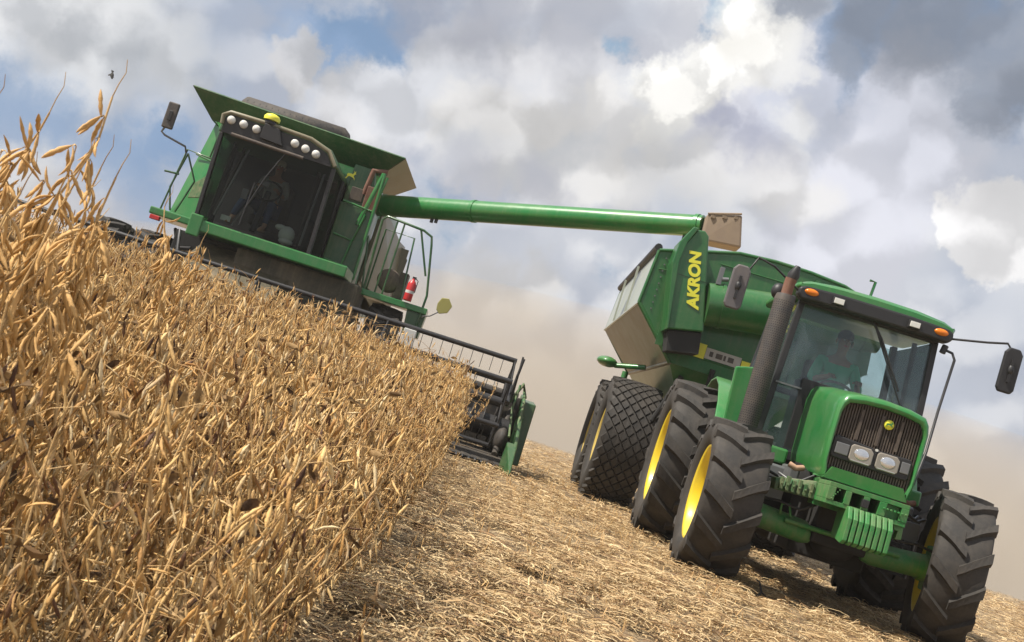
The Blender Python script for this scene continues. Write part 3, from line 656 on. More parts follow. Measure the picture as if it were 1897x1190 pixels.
# ------------------------------------------------------------------ grain cart (local origin under front cart axle)
def cart():
    C = empty('grain_cart', (3.80, 15.5, gz(3.8, 15.5)), radians(-3.4), 'green grain cart with lettered front panel and four diamond tread tyres behind the tractor', 'grain cart')
    for s in (-1, 1):
        for y in (0, 2.0): wheel(C, (s*1.20, y, .9), .9, .76, .44, s, 'dia', 30, 72, 'yellowd')
    m = MB()
    for s in (-1, 1): m.tube([(s*.70, 0, .9), (s*.70, 2.0, .9)], .12, 10); m.tube([(s*.3, 1.0, 1.0), (s*1.0, 1.0, .95)], .10, 10); m.box(s*.55, s*.75, -2.2, 3.6, 1.25, 1.5)
    m.box(-.7, .7, -1.2, -1.0, 1.2, 1.5); m.box(-.7, .7, 3.2, 3.4, 1.2, 1.5)
    m.tube([(-.5, -2.0, 1.35), (0, -3.9, .62)], .07, 8); m.tube([(.5, -2.0, 1.35), (0, -3.9, .62)], .07, 8); m.tube([(-.95, -.8, 1.3), (-.75, -.9, 2.0)], .04, 6); m.tube([(-.4, -1.0, 1.3), (-.4, -1.1, 2.2)], .04, 6)
    m.build('chassis', 'dark', C, .01)
    yf, yr = -1.0, 4.3; zt, zk, zb = 3.55, 2.78, 2.12; xt, xk, xb = 1.56, 1.62, .98
    for s in (-1, 1):
        m = MB(); m.panel([(s*xt, yf, zt), (s*xt, yr, zt), (s*xk, yr, zk), (s*xk, yf, zk)][::s], .02)
        for i in range(2): m.box(s*(xk+.00), s*(xk+.03), yf+1.7+i*1.8, yf+1.74+i*1.8, zk+.02, zt-.02)
        m.tube([(s*xk, yf, zk), (s*xk, yr, zk)], .02, 6)
        m.build('upper_side_panel', 'galv', C)
        m = MB(); m.panel([(s*xk, yf, zk-.0), (s*xk, yr, zk), (s*xb, yr-.3, zb), (s*xb, yf, zb)][::s], .02)
        m.tube([(s*xb, yf, zb), (s*xb, yr-.3, zb)], .03, 6); m.build('lower_side_panel', 'tan', C)  # pale panel coloured tan for the ground it reflects
    # front wall: flat plate with sloping lower funnel
    top = [(-xt, zt), (-1.20, zt+.10), (-.95, 3.72), (-.5, 3.84), (0, 3.88), (.5, 3.88), (1.0, 3.84), (1.3, 3.75), (xt, zt+.08)]
    m = MB(); m.prism([(-xb, zb), (xb, zb), (xk, zk), (xt, zt)][:3]+[(x, z) for x, z in top[::-1]]+[(-xk, zk)], yf-.03, yf+.01); fw = m.build('front_wall', 'cartgreen', C)
    m = MB()
    for (a, b) in zip(top[:-1], top[1:]): m.tube([(a[0], yf-.03, a[1]), (b[0], yf-.03, b[1])], .025, 6)
    m.tube([(-xk, yf-.02, zk), (-xb, yf-.02, zb)], .03, 6); m.tube([(-xt, yf-.02, zt), (-xk, yf-.02, zk)], .025, 6); m.box(-1.25, -1.15, yf-.05, yf-.03, 2.3, 3.4); m.box(.6, .66, yf-.07, yf-.03, 2.2, 3.8)
    m.tube([(1.35, yf-.05, 3.6), (1.38, yf-.05, 4.02), (1.30, yf-.05, 4.02)], .02, 6)
    m.build('front_rim', 'cartgreen', fw)
    m = MB(); m.prism([(-xb, zb), (xb, zb), (xk, zk), (xt, zt+.05), (-xt, zt+.05), (-xk, zk)], yr-.02, yr+.02); m.build('rear_wall', 'cartgreen', C)
    m = MB(); m.hexa([(-.3, -.2, 1.2), (.3, -.2, 1.2), (.3, 3.0, 1.2), (-.3, 3.0, 1.2), (-xb, yf, zb), (xb, yf, zb), (xb, yr-.3, zb), (-xb, yr-.3, zb)]); m.build('hopper_bottom', 'cartgreen', C)
    # heap of grain inside
    m = MB(); rings = []
    for i in range(9):
        t = i/8; k = sin(pi*t)**.7; rings.append([(-xt*.97, yf+.1+t*(yr-yf-.2), 3.3)]+[(xt*.97*x, yf+.1+t*(yr-yf-.2), 3.3+.32*k*(1-x*x)) for x in (-.8, -.5, -.2, .2, .5, .8)]+[(xt*.97, yf+.1+t*(yr-yf-.2), 3.3)])
    m.loft(rings, False, False); m.build('grain', 'straw', C)
    # rolled tarp on the left rim
    m = MB(); m.tube([(-xt-.01, yf+.1, zt+.06), (-xt-.01, yr, zt+.06)], .055, 10); m.tube([(-xt-.0, yf+.12, zt-.02), (-xt-.0, yf+.16, zt+.1)], .03, 6); m.build('rolled_tarp', 'black', C)
    # lettered housing at the front left
    m = MB(); m.prism([(-1.20, 2.50), (-.73, 2.60), (-1.03, 3.84), (-1.10, 3.90), (-1.20, 3.88), (-1.30, 3.66), (-1.33, 3.40)], yf-.50, yf-.04); hs = m.build('auger_housing', 'cartgreen', C, .02)
    m = MB(); m.prism([(-1.22, 2.48), (-1.19, 2.50), (-1.31, 3.40), (-1.28, 3.68), (-1.19, 3.90), (-1.26, 3.90), (-1.38, 3.66), (-1.40, 3.36)], yf-.54, yf-.02); m.build('housing_flange', 'cartgreen', hs, .012)
    m = MB(); m.prism([(-1.12, 2.22), (-.70, 2.30), (-.74, 2.59), (-1.18, 2.49)], yf-.44, yf-.04); m.build('housing_foot', 'dark', hs, .01)
    m = MB(); m.box(-1.28, -.86, yf-.506, yf-.502, 3.235, 3.24); m.build('panel_seam', 'dark', hs)
    X = Matrix.Translation((-1.045, yf-.507, 3.22)) @ Matrix.Rotation(radians(90), 4, 'X') @ Matrix.Rotation(radians(90+13.8), 4, 'Z')
    text('lettering', 'AKRON', .205, X @ Matrix.Scale(1.05, 4, (1, 0, 0)), C, 'decal', .004, .12, .010)
    # folded unloading auger across the front
    m = MB(); m.tube([(-.80, yf-.38, 2.98), (-.2, yf-.38, 3.07), (1.5, yf-.38, 3.32)], .29, 24)
    for x in (-.6, .5, 1.3): z = 2.98+(x+.8)*.148; m.tube([(x-.02, yf-.38, z), (x+.02, yf-.38, z+.006)], .305, 24)
    m.build('unloading_auger', 'cartgreen', C)
    m = MB(); m.tube([(-.70, yf-.52, 3.34), (-.62, yf-.52, 3.36)], .03, 8); m.box(-.76, -.70, yf-.52, yf-.44, 3.26, 3.5); m.build('hinge', 'steel', C, .005)
    for i in range(9):
        m = MB(); m.disc((-1.44-.0*i, yf-.036, 2.75+i*.09), .011, 'y', .006, 8); m.build('bolt', 'steel', fw)
    m = MB(); m.tube([(-1.50, yf-.035, 3.30), (-1.36, yf-.035, 3.32)], .008, 5); m.tube([(-.7, yf-.036, 3.62), (1.5, yf-.036, 3.66)], .008, 5); m.tube([(-1.0, yf-.036, 2.30), (1.1, yf-.036, 2.30)], .012, 5); m.build('weld_seam', 'cartgreen', fw)
    # warning stickers
    m = MB(); m.box(-.78, -.56, yf-.050, yf-.033, 2.30, 2.50); m.build('yellow_sticker', 'decal', C)
    m = MB(); m.box(-.555, -.06, yf-.048, yf-.033, 2.32, 2.47); w_ = m.build('white_sticker', 'sticker', C)
    m = MB()
    for i, (x, w) in enumerate(((-.50, .05), (-.41, .09), (-.30, .03), (-.24, .08))): m.box(x, x+w, yf-.052, yf-.0485, 2.36, 2.43)
    m.build('print_marks', 'exh', w_)
    m = MB(); m.box(-.05, .11, yf-.050, yf-.033, 2.31, 2.44); m.build('yellow_sticker', 'decal', C)
    # marker lamp on a bracket, low on the left
    m = MB(); m.ell((-1.62, 1.3, 2.03), .17, .26, .085); m.tube([(-1.5, 1.2, 2.0), (-1.05, 1.0, 2.1)], .04, 6); m.tube([(-1.32, 1.05, 1.95), (-1.32, 1.05, 1.85)], .05, 6); m.build('mudguard_flap', 'green', C)
    return C
cart()

# ------------------------------------------------------------------ combine (local origin under front axle)
def combine():
    C = empty('combine_harvester', (-3.7, 18, gz(3.7, 18)), 0, 'green combine harvester cutting the soybeans, its unloading auger reaching over the cart', 'combine harvester')
    # wheels
    for x in (-2.35, -1.62, 1.62, 2.35): wheel(C, (x, 0, .93), .93, .52, .42, -1 if x < 0 else 1, 'lug', 20, 48)
    for s in (-1, 1): wheel(C, (s*1.4, 4.2, .65), .65, .4, .3, s, 'lug', 18, 40)
    m = MB(); m.tube([(-2.3, 0, .93), (2.3, 0, .93)], .16, 12); m.box(-1.2, 1.2, -.6, 5.5, .9, 2.0); m.tube([(-1.4, 4.2, .7), (1.4, 4.2, .7)], .1, 10); m.build('chassis', 'dark', C, .02)
    # hull
    m = MB(); m.prism([(-1.83, 2.25), (-1.56, 4.09), (1.40, 4.05), (1.55, 3.2), (1.62, 2.05)], .92, 2.6); m.box(-.8, 1.5, .45, .915, 2.1, 4.0); m.build('body', 'green', C, .02)
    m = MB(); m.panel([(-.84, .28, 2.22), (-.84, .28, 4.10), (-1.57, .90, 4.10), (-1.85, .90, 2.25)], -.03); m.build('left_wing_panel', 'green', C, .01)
    m = MB(); m.prismx([(2.6, 4.0), (2.6, 1.6), (7.2, 1.9), (7.4, 2.6), (6.2, 3.5), (4.4, 3.9)], -1.7, 1.62); m.build('rear_body', 'greenshade', C, .03)
    m = MB(); m.panel([(1.64, 1.0, 2.15), (1.64, 1.0, 3.35), (2.02, 3.6, 3.30), (2.16, 3.7, 2.3), (2.0, 3.6, 1.7)], .03); m.panel([(1.64, 1.0, 2.2), (2.12, 3.0, 2.0), (2.16, 3.0, 3.0), (1.98, 3.0, 3.22), (1.64, 1.0, 3.6)], .03)
    m.box(1.6, 2.16, 3.0, 3.04, 1.75, 3.2); m.build('side_shield', 'tan', C)
    m = MB(); m.tube([(-1.70, .84, 3.42), (-.90, .28, 3.26)], .014, 6); m.build('panel_seam', 'greenshade', C)
    m = MB(); m.panel([(-1.50, .545, 2.62), (-1.14, .33, 2.70), (-1.12, .32, 3.0), (-1.28, .415, 3.07), (-1.46, .525, 2.9)], .03); m.build('side_vent', 'castd', C, .01)
    # grain tank extensions
    z0, z1 = 4.02, 4.40
    m = MB(); m.panel([(-1.50, .42, z0), (1.45, .42, z0-.03), (1.84, -.02, z1-.06), (-1.86, -.02, z1)], .025); m.build('tank_flap', 'greenshade', C)
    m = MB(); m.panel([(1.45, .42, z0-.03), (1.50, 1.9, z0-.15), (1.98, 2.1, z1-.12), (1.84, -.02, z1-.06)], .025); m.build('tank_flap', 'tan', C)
    m = MB(); m.panel([(-1.50, .42, z0), (-1.86, -.02, z1), (-1.86, 2.4, z1), (-1.5, 2.1, z0)], .025); m.build('tank_flap', 'greenshade', C)
    m = MB(); m.panel([(-1.5, 2.0, z0-.05), (-1.86, 2.3, z1), (1.86, 2.3, z1-.06), (1.5, 2.0, z0-.05)], .025); m.build('tank_flap', 'greenshade', C)
    m = MB(); rings = []
    for x, k in ((-1.50, .7), (-1.42, 1), (.42, 1), (.52, .7)):
        rings.append([(x, 2.0+.45*cos(a)*k, 4.64+.25*k*sin(a)) for a in [2*pi*q/14 for q in range(14)]])
    m.loft(rings); hp = m.build('tank_cover', 'blackd', C)
    m = MB()
    for i in range(16): m.tube([(-1.36+i*.115, 1.56, 4.56), (-1.36+i*.115, 1.60, 4.76)], .008, 5)
    m.build('cover_ribs', 'black', hp)
    # cab
    m = MB(); m.prism([(-.92, 3.60), (-.90, 3.88), (-.80, 3.96), (.55, 3.95), (.85, 3.86), (1.02, 3.66), (1.02, 3.60)], -1.22, .35); rf = m.build('cab_roof', 'greenshade', C, .05)
    m = MB(); rings = []
    pts = [(-.88, 3.72), (-.90, 3.86), (-.80, 3.93), (-.2, 3.94), (.5, 3.92), (.82, 3.82), (.98, 3.62)]
    m.tube([(x, -1.27, z) for x, z in pts], .035, 8); m.build('roof_lip', 'tan', C)
    m = MB(); m.prism([(-.86, 3.60), (-.86, 3.84), (-.78, 3.90), (.5, 3.88), (.80, 3.78), (.92, 3.60)], -1.262, -1.222); m.build('light_panel', 'black', C)
    for x, z in ((-.76, 3.815), (-.56, 3.81), (-.35, 3.80), (.28, 3.775), (.46, 3.745), (.64, 3.715)):
        m = MB(); m.lathe([(-.06, .001), (-.055, .04), (-.035, .062), (0, .066)], (x, -1.262, z), 'y', 18); m.build('work_light', 'lens', C)
    m = MB(); m.lathe([(0, .125), (.05, .13), (.09, .10), (.11, .05), (.115, .001)], (-.18, -1.24, 4.0), 'z', 18); bc = m.build('beacon', 'decal', C)
    m = MB(); m.lathe([(0, .001), (0, .10), (.06, .10), (.06, .001)], (-.18, -1.24, 3.93), 'z', 18); m.hexa([(-.25, -1.34, 3.68), (.12, -1.34, 3.66), (.12, -1.26, 3.66), (-.25, -1.26, 3.68), (-.24, -1.34, 3.93), (.0, -1.34, 3.90), (.0, -1.2, 3.90), (-.24, -1.2, 3.93)]); m.build('beacon_base', 'black', bc, .01)
    m = MB(); m.tube([(-.68, -1.31, 3.60), (.48, -1.31, 3.585)], .03, 8); m.build('sun_visor_bar', 'slat', C)
    m = MB()
    for s, xb, xt in ((-1, -.82, -.86), (1, 1.0, .96)): m.hexa([(xb-.03, -1.20, 2.2), (xb+.03, -1.20, 2.2), (xb+.03, -1.10, 2.2), (xb-.03, -1.10, 2.2), (xt-.03, -1.22, 3.6), (xt+.03, -1.22, 3.6), (xt+.03, -1.12, 3.6), (xt-.03, -1.12, 3.6)])
    m.box(.94, 1.04, -.25, -.15, 2.2, 3.6); m.box(-.88, -.80, -.25, -.15, 2.2, 3.6); m.box(-.9, 1.02, .2, .36, 2.15, 3.6); m.box(-.84, 1.0, -1.1, .2, 2.15, 2.22); m.build('cab_frame', 'black', C, .01)
    m = MB(); rr = []
    for i in range(9):
        x = -.80+1.74*i/8; y = -1.16-.10*sin(pi*i/8); rr.append([(x, y, 2.24), (x, y-.02, 3.0), (x, y-.02, 3.62)])
    m.loft(rr, False, False); m.build('windshield', 'glassd', C)
    m = MB(); m.panel([(1.0, -1.12, 2.22), (1.04, -.2, 2.22), (1.0, -.2, 3.6), (.97, -1.12, 3.6)], .006); m.build('door', 'glassd', C)
    m = MB(); m.panel([(-.85, -1.12, 2.22), (-.87, -.2, 2.22), (-.87, -.2, 3.6), (-.87, -1.12, 3.6)], .006); m.build('side_window', 'glassd', C)
    m = MB(); m.tube([(.20, -1.30, 3.58), (.02, -1.31, 3.1), (-.12, -1.31, 2.55)], .012, 6); m.tube([(-.1, -1.30, 3.0), (-.12, -1.31, 2.3)], .014, 6); m.build('wiper', 'black', C)
    # interior
    m = MB(); m.box(-.25, .3, -.35, .05, 2.45, 2.62); m.box(-.22, .27, .0, .12, 2.6, 3.25); m.build('seat', 'seat', C, .04)
    m = MB(); m.tube([(0, -.62, 3.0), (0, -.85, 2.3)], .05, 8)
    for k in range(16):
        a, b = 2*pi*k/16, 2*pi*(k+1)/16; f = lambda t: (.2*cos(t), -.62+.1*sin(t), 3.02+.17*sin(t)); m.tube([f(a), f(b)], .017, 6, False)
    m.build('steering_column', 'black', C)
    m = MB(); m.box(.45, .75, -.7, .1, 2.22, 2.8); m.tube([(.75, -.95, 2.3), (.72, -.95, 3.5)], .03, 8); m.tube([(-.62, -1.0, 2.35), (-.50, -.95, 3.5)], .028, 8); m.tube([(-.70, -1.0, 2.3), (-.66, -1.0, 3.55)], .016, 6); m.build('console', 'seat', C, .03)
    for x, y, z, w, h in ((-.52, -.95, 2.32, .16, .09), (-.12, -.72, 3.06, .10, .09), (-.34, -.9, 2.75, .10, .16)):
        m = MB(); m.box(x, x+w, y, y+.04, z, z+h); m.build('monitor', 'lens' if w > .11 else 'steel', C, .01)
    m = MB(); m.tube([(-.60, -1.02, 2.35), (-.42, -.98, 3.5)], .022, 8); m.tube([(.80, -1.02, 2.3), (.82, -1.02, 3.5)], .018, 8); m.tube([(-.3, -1.0, 2.28), (-.05, -1.0, 3.0)], .014, 6); m.build('post', 'steel', C)
    # deck below the cab
    m = MB(); m.box(-.86, 1.66, -1.30, -.2, 2.02, 2.20); m.box(-1.70, -.8, -.62, .38, 2.10, 2.22); m.box(-.86, -.66, -1.33, -1.28, 1.92, 2.26); m.build('deck', 'green', C, .02)
    m = MB(); m.box(-1.66, -1.50, -.64, -.55, 2.02, 2.09); m.build('marker_light', 'red', C, .01)
    m = MB()
    def rail(mm, pts, r=.017): mm.tube(pts, r, 6)
    rail(m, [(-1.55, -.58, 2.22), (-1.45, -.58, 3.26), (-1.02, -.55, 3.24)]); rail(m, [(-1.42, -.58, 3.2), (-1.18, -.58, 2.8), (-1.32, -.58, 2.24)]); rail(m, [(-1.42, -.58, 3.2), (-1.52, -.58, 2.6), (-1.40, -.58, 2.24)])
    rail(m, [(-1.08, -.56, 3.26), (-1.06, -.56, 3.70), (-.92, -.56, 3.72)]); rail(m, [(-1.68, -.6, 2.82), (-1.45, -.58, 2.84)]); m.build('left_rail', 'greenshade', C)
    m = MB(); rail(m, [(-1.45, -.6, 3.20), (-1.47, -.68, 3.28), (-1.80, -.78, 3.34), (-1.87, -.78, 3.38), (-1.84, -.78, 3.48)], .018); m.build('mirror_arm', 'steel', C)
    m = MB(); m.box(-1.90, -1.72, -.82, -.76, 3.45, 3.88); mi = m.build('mirror', 'exh', C, .02)
    m = MB(); m.box(-1.84, -1.78, -.84, -.82, 3.58, 3.74); m.build('mirror_clamp', 'black', mi, .01)
    # right-hand front panels, ladder platform and rails
    m = MB(); m.box(1.06, 1.66, -.10, .40, 2.05, 3.30); m.hexa([(1.06, .1, 3.3), (1.60, .1, 3.3), (1.60, .4, 3.3), (1.06, .4, 3.3), (1.06, .1, 4.0), (1.42, .1, 4.0), (1.42, .4, 4.0), (1.06, .4, 4.0)]); m.build('right_panel', 'greenshade', C, .02)
    m = MB(); m.box(1.14, 1.36, .06, .10, 3.40, 3.62); m.build('panel_vent', 'slat', C, .01)
    m = MB(); m.prism([(1.06+x*.15, 3.78+z*.20) for x, z in DEER], .085, .097); m.build('stag_decal', 'decal', C)
    m = MB(); rail(m, [(1.10, -.14, 3.32), (1.62, -.14, 3.28), (1.68, -.16, 3.9)], .022); rail(m, [(1.62, -.16, 3.95), (1.66, -.18, 2.1)], .026); rail(m, [(1.12, -.16, 2.75), (1.45, -.16, 2.72), (1.52, -.16, 3.2)]); rail(m, [(1.38, -.16, 2.08), (1.44, -.16, 2.72)]); rail(m, [(1.1, -.16, 2.3), (1.5, -.16, 2.28)])
    m.tube([(1.44, -.12, 3.0), (1.60, -.12, 3.95)], .04, 6); m.build('door_rail', 'green', C)
    m = MB(); m.tube([(1.36, .1, 3.55), (1.40, .05, 3.98), (1.62, .1, 4.02)], .05, 8); m.box(1.40, 1.62, .0, .3, 3.3, 3.7); m.build('auger_pivot', 'rust', C, .02)
    m = MB(); m.box(1.5, 3.0, -.55, .1, 1.90, 2.00); m.build('ladder_platform', 'green', C, .01)
    m = MB(); m.prism([(2.72, 1.5), (2.98, 1.5), (3.0, 1.9), (2.68, 1.9)], -.5, .0); m.build('platform_box', 'greenshade', C, .01)
    m = MB(); rail(m, [(1.92, -.52, 2.0), (1.86, -.52, 3.16), (1.92, -.52, 3.24), (2.55, -.52, 3.20), (2.70, -.52, 3.14), (2.74, -.52, 3.0), (2.92, -.52, 2.2), (2.90, -.52, 1.45)], .022)
    for x in (2.10, 2.22): rail(m, [(x, -.52, 2.0), (x, -.52, 3.22)], .016)
    rail(m, [(2.50, -.52, 3.2), (2.80, -.52, 2.5)], .018); rail(m, [(1.66, .0, 2.9), (1.84, .0, 2.0)], .016); rail(m, [(1.9, .06, 2.0), (1.9, .06, 3.1), (2.4, .06, 3.1), (2.5, .06, 2.0)], .016); m.build('platform_rail', 'greenshade', C)
    m = MB(); m.lathe([(0, .001), (-.02, .17), (.05, .20), (.2, .20)], (2.20, .1, 2.30), 'y', 20); m.box(2.36, 2.5, .1, .5, 2.05, 2.5); m.build('intake_screen', 'grille', C)
    m = MB(); m.tube([(2.98, -1.0, 1.84), (3.10, -1.35, 1.86), (3.20, -1.4, 1.95)], .01, 6); m.tube([(2.95, -.5, 1.84), (2.98, -1.0, 1.84)], .01, 6); ra = m.build('reflector_arm', 'steel', C)
    m = MB(); m.prism([(3.16, 1.98), (3.22, 1.93), (3.34, 1.98), (3.38, 2.10), (3.30, 2.20), (3.19, 2.18), (3.15, 2.08)], -1.42, -1.39); m.build('reflector', 'sign', ra, .008)
    # feeder house
    m = MB(); m.hexa([(-.75, -2.3, .35), (.75, -2.3, .35), (.75, .2, 1.2), (-.75, .2, 1.2), (-.75, -2.2, 1.15), (.75, -2.2, 1.15), (.85, -.4, 2.02), (-.75, -.4, 2.02)]); m.box(-.1, 1.9, -1.0, .0, 1.2, 2.0); m.build('feeder_house', 'olive', C, .03)
    m = MB(); m.tube([(-1.0, -1.1, 1.95), (-.8, -1.5, 1.5), (-.85, -2.2, 1.2)], .03, 6); m.tube([(-1.3, -.3, 2.0), (-1.1, -.6, 1.7), (-.8, -.9, 1.75)], .03, 6); m.build('hydraulic_hose', 'blackm', C)
    # unloading auger
    A = Vector((1.55, 1.0, 3.58)); Bp = Vector((6.60, -2.10, 4.36)); D = (Bp-A).normalized()
    m = MB(); m.tube([A, Bp], [.19, .165], 28)
    for t in (.02, .33, .985): q = A+(Bp-A)*t; m.tube([q-D*.03, q+D*.03], .20-.02*t, 28)
    au = m.build('unloading_auger', 'green', C)
    m = MB()
    for t in (.20, .215, .96): q = A+(Bp-A)*t; m.tube([q+Vector((0, 0, -.15)), q+Vector((0, 0, -.25))], .03, 8)
    m.build('clamp', 'blackm', au)
    m = MB(); e = Bp+D*.0
    m.hexa([(6.58, -2.36, 4.10), (7.16, -2.50, 4.14), (7.20, -2.10, 4.14), (6.62, -1.94, 4.10), (6.56, -2.34, 4.50), (7.04, -2.48, 4.62), (7.08, -2.14, 4.62), (6.60, -1.96, 4.50)]); sp = m.build('spout', 'spout', C, .03)
    m = MB(); m.tube([(6.57, -2.345, 4.51), (7.03, -2.48, 4.63)], .016, 6)
    for i in range(3): m.box(6.62+i*.16, 6.68+i*.16, -2.40-i*.035, -2.36-i*.035, 4.46+i*.037, 4.50+i*.037)
    m.build('spout_edge', 'spout', sp)
    # header
    hx0, hx1 = -5.15, 4.75
    m = MB(); m.box(hx0, hx1, -1.75, -1.65, .25, 1.02); m.box(hx0, hx1, -2.9, -1.75, .10, .20); m.hexa([(hx0, -3.05, .07), (hx1, -3.05, .07), (hx1, -2.9, .07), (hx0, -2.9, .07), (hx0, -3.02, .1), (hx1, -3.02, .1), (hx1, -2.9, .19), (hx0, -2.9, .19)])
    m.tube([(hx0, -1.72, 1.06), (hx1, -1.72, 1.06)], .07, 8); hd = m.build('header', 'blackd', C, .005)
    m = MB(); m.tube([(hx0, -2.1, .55), (hx1, -2.1, .55)], .17, 14)
    for i in range(54):
        x = hx0+.1+i*.18; rings = []
        m.lathe([(0, .17), (.008, .30), (.016, .17)], (x, -2.1, .55), 'x', 16)
    m.build('feed_auger', 'blackm', hd)
    m = MB()
    for i in range(110): x = hx0+.05+i*.09; m.hexa([(x-.02, -3.05, .06), (x+.02, -3.05, .06), (x+.02, -3.0, .06), (x-.02, -3.0, .06), (x-.006, -3.2, .07), (x+.006, -3.2, .07), (x+.02, -3.0, .10), (x-.02, -3.0, .10)])
    m.build('cutter_bar', 'steel', hd)
    # reel
    cy, cz, Rr = -2.62, .92, .63; rx0, rx1 = -5.05, 4.52
    m = MB(); m.tube([(rx0, cy, cz), (rx1, cy, cz)], .07, 10)
    for x in [rx0+.02, rx1-.02]+[rx0+(rx1-rx0)*k/5 for k in range(1, 5)]:
        for k in range(6):
            a = radians(90+60*k); b = radians(90+60*(k+1))
            m.tube([(x, cy, cz), (x, cy+Rr*cos(a), cz+Rr*sin(a))], .02, 5); m.tube([(x, cy+Rr*cos(a), cz+Rr*sin(a)), (x, cy+Rr*cos(b), cz+Rr*sin(b))], .014, 5)
    rl = m.build('reel', 'blackm', C)
    for k in range(6):
        a = radians(90+60*k); y, z = cy+Rr*cos(a), cz+Rr*sin(a)
        m = MB(); m.tube([(rx0, y, z), (rx1, y, z)], .036, 8)
        for i in range(64): x = rx0+.08+i*.15; m.tube([(x, y, z), (x, y-.02, z-.13), (x, y+.02, z-.24)], .006, 4, False)
        m.build('tine_bar', 'blackm', rl)
    m = MB()
    for x in (rx0-.06, 2.86): MB().tube([(x, -1.7, 1.1), (x, -2.1, 1.22), (x, cy-.2, cz+.02)], .035, 6).build('reel_arm', 'blackm', C)
    x = rx1+.04; m.tube([(x, -1.7, 1.1), (x, -2.1, 1.22), (x, cy-.2, cz+.02)], .035, 6)
    m.tube([(rx1+.05, -2.5, .9), (rx1+.10, -2.45, 1.62)], .02, 6); m.tube([(rx1+.12, -2.1, 1.0), (rx1+.10, -2.1, 1.66)], .015, 6); m.build('reel_arm', 'blackm', C)
    m = MB(); m.box(2.86, 3.04, -2.72, -2.60, 1.24, 1.52); m.build('marker_plate', 'white', C, .01)
    # end shields and crop dividers
    for s, x in ((1, 4.80), (-1, -5.2)):
        m = MB(); m.prismx([(-3.4, .05), (-3.3, .34), (-2.9, .60), (-2.4, .86), (-1.9, 1.10), (-1.5, 1.14), (-1.3, 1.06), (-1.2, .5), (-1.5, .06)], x, x+s*.05)
        m.prismx([(-1.95, .10), (-1.85, 1.04), (-1.3, 1.08), (-1.25, .5), (-1.5, .08)], x+s*.05, x+s*.24); es = m.build('end_shield', 'greenshade', C, .015)
        m = MB(); m.hexa([(x-.02*s, -3.9, .05), (x+.02*s, -3.9, .05), (x+.05*s, -3.2, .06), (x-.12*s, -3.2, .06), (x-.01*s, -3.9, .09), (x+.01*s, -3.9, .09), (x+.05*s, -3.1, .44), (x-.10*s, -3.1, .44)]); m.build('crop_divider', 'greenshade', es, .01)
        m = MB(); m.hexa([(x-s*.34, -2.0, .10), (x, -2.0, .10), (x, -1.6, .10), (x-s*.34, -1.6, .10), (x-s*.30, -1.95, 1.02), (x, -1.95, 1.08), (x, -1.6, 1.08), (x-s*.30, -1.6, 1.02)]); m.tube([(x-s*.2, -2.9, .2), (x-s*.15, -2.2, .5), (x-s*.1, -1.9, .9)], .05, 8); m.ell((x-s*.16, -2.5, .42), .12, .3, .2); m.build('drive_case', 'blackd', es, .02)
        m = MB(); m.lathe([(0, .12), (.04, .12), (.04, .001)], (x+s*.05, -2.3, .45), 'x', 16); m.lathe([(0, .07), (.05, .07), (.05, .001)], (x+s*.05, -2.0, .75), 'x', 12)
        m.tube([(x-.0, -2.75, .6), (x+.02, -2.35, 1.0), (x, -1.9, 1.2)], .022, 6); m.tube([(x-.08*s, -2.9, .5), (x-.12*s, -2.3, .9), (x-.1*s, -2.2, 1.25)], .018, 6); m.tube([(x-.2*s, -2.0, .9), (x-.05*s, -2.1, 1.28), (x+.05*s, -1.8, 1.1)], .025, 6); m.build('header_drive', 'castd', es)
    # operator and fire extinguisher: things of their own
    person((-3.72, 17.75, 2.72), 'operator in pale shirt and cap seated behind the dark combine windshield', 'shirtw', 'cap')
    FX, FY, FZ = -1.06, 17.42, 1.98
    f = MB(); f.lathe([(0, .001), (0, .085), (.02, .09), (.36, .09), (.42, .06), (.44, .035), (.48, .03)], (0, 0, 0), 'z', 16); r = empty('fire_extinguisher', (FX, FY, FZ-.02), 0, 'red fire extinguisher standing on the ladder platform of the combine', 'fire extinguisher'); f.build('cylinder', 'red', r); r.scale = (.78, .78, .78)
    f = MB(); f.box(-.03, .05, -.02, .02, .47, .52); f.tube([(.03, 0, .5), (.1, -.02, .45), (.1, -.03, .2)], .01, 6); f.build('valve', 'black', r)
    f = MB(); f.lathe([(0, .0915), (.06, .0915)], (0, 0, .16), 'z', 16); f.build('paper_label', 'white', r)
    m = MB(); m.ell((0, 0, .13), .13, .1, .14); m.ell((-.12, .02, .22), .10, .07, .05); m.ell((.02, -.02, .02), .12, .10, .06)
    b = m.build('plastic_bag', 'white'); b.location = (-3.17, 17.15, 2.22); tag(b, 'crumpled white bag lying low behind the combine windshield', 'bag')
    return C
combine()

# ------------------------------------------------------------------ soybeans
def pod_geo(L, w, bend, nseg, nr):
    """pod along +x from the origin; returns verts, quads"""
    ts = np.linspace(0, 1, nseg+1); V = []; Q = []
    for i, t in enumerate(ts):
        r = w/2*max(.10, (sin(pi*min(1, t*.96+.02))**.38)*(1+(.20 if nseg > 5 else .1)*cos(t*6*pi)))
        if i == 0: r = w*.14
        if i == nseg: r = w*.06
        z = -bend*L*4*t*(1-t)*.5
        for k in range(nr):
            a = 2*pi*k/nr; V.append((t*L, r*cos(a), z+r*.6*sin(a)))
    for i in range(nseg):
        for k in range(nr): Q.append((i*nr+k, i*nr+(k+1) % nr, (i+1)*nr+(k+1) % nr, (i+1)*nr+k))
    return np.array(V), np.array(Q)
def frame(d, up=None):
    d = d/np.linalg.norm(d); a = np.cross(d, rng.normal(size=3)); a /= np.linalg.norm(a); return np.stack([d, a, np.cross(d, a)], 1)
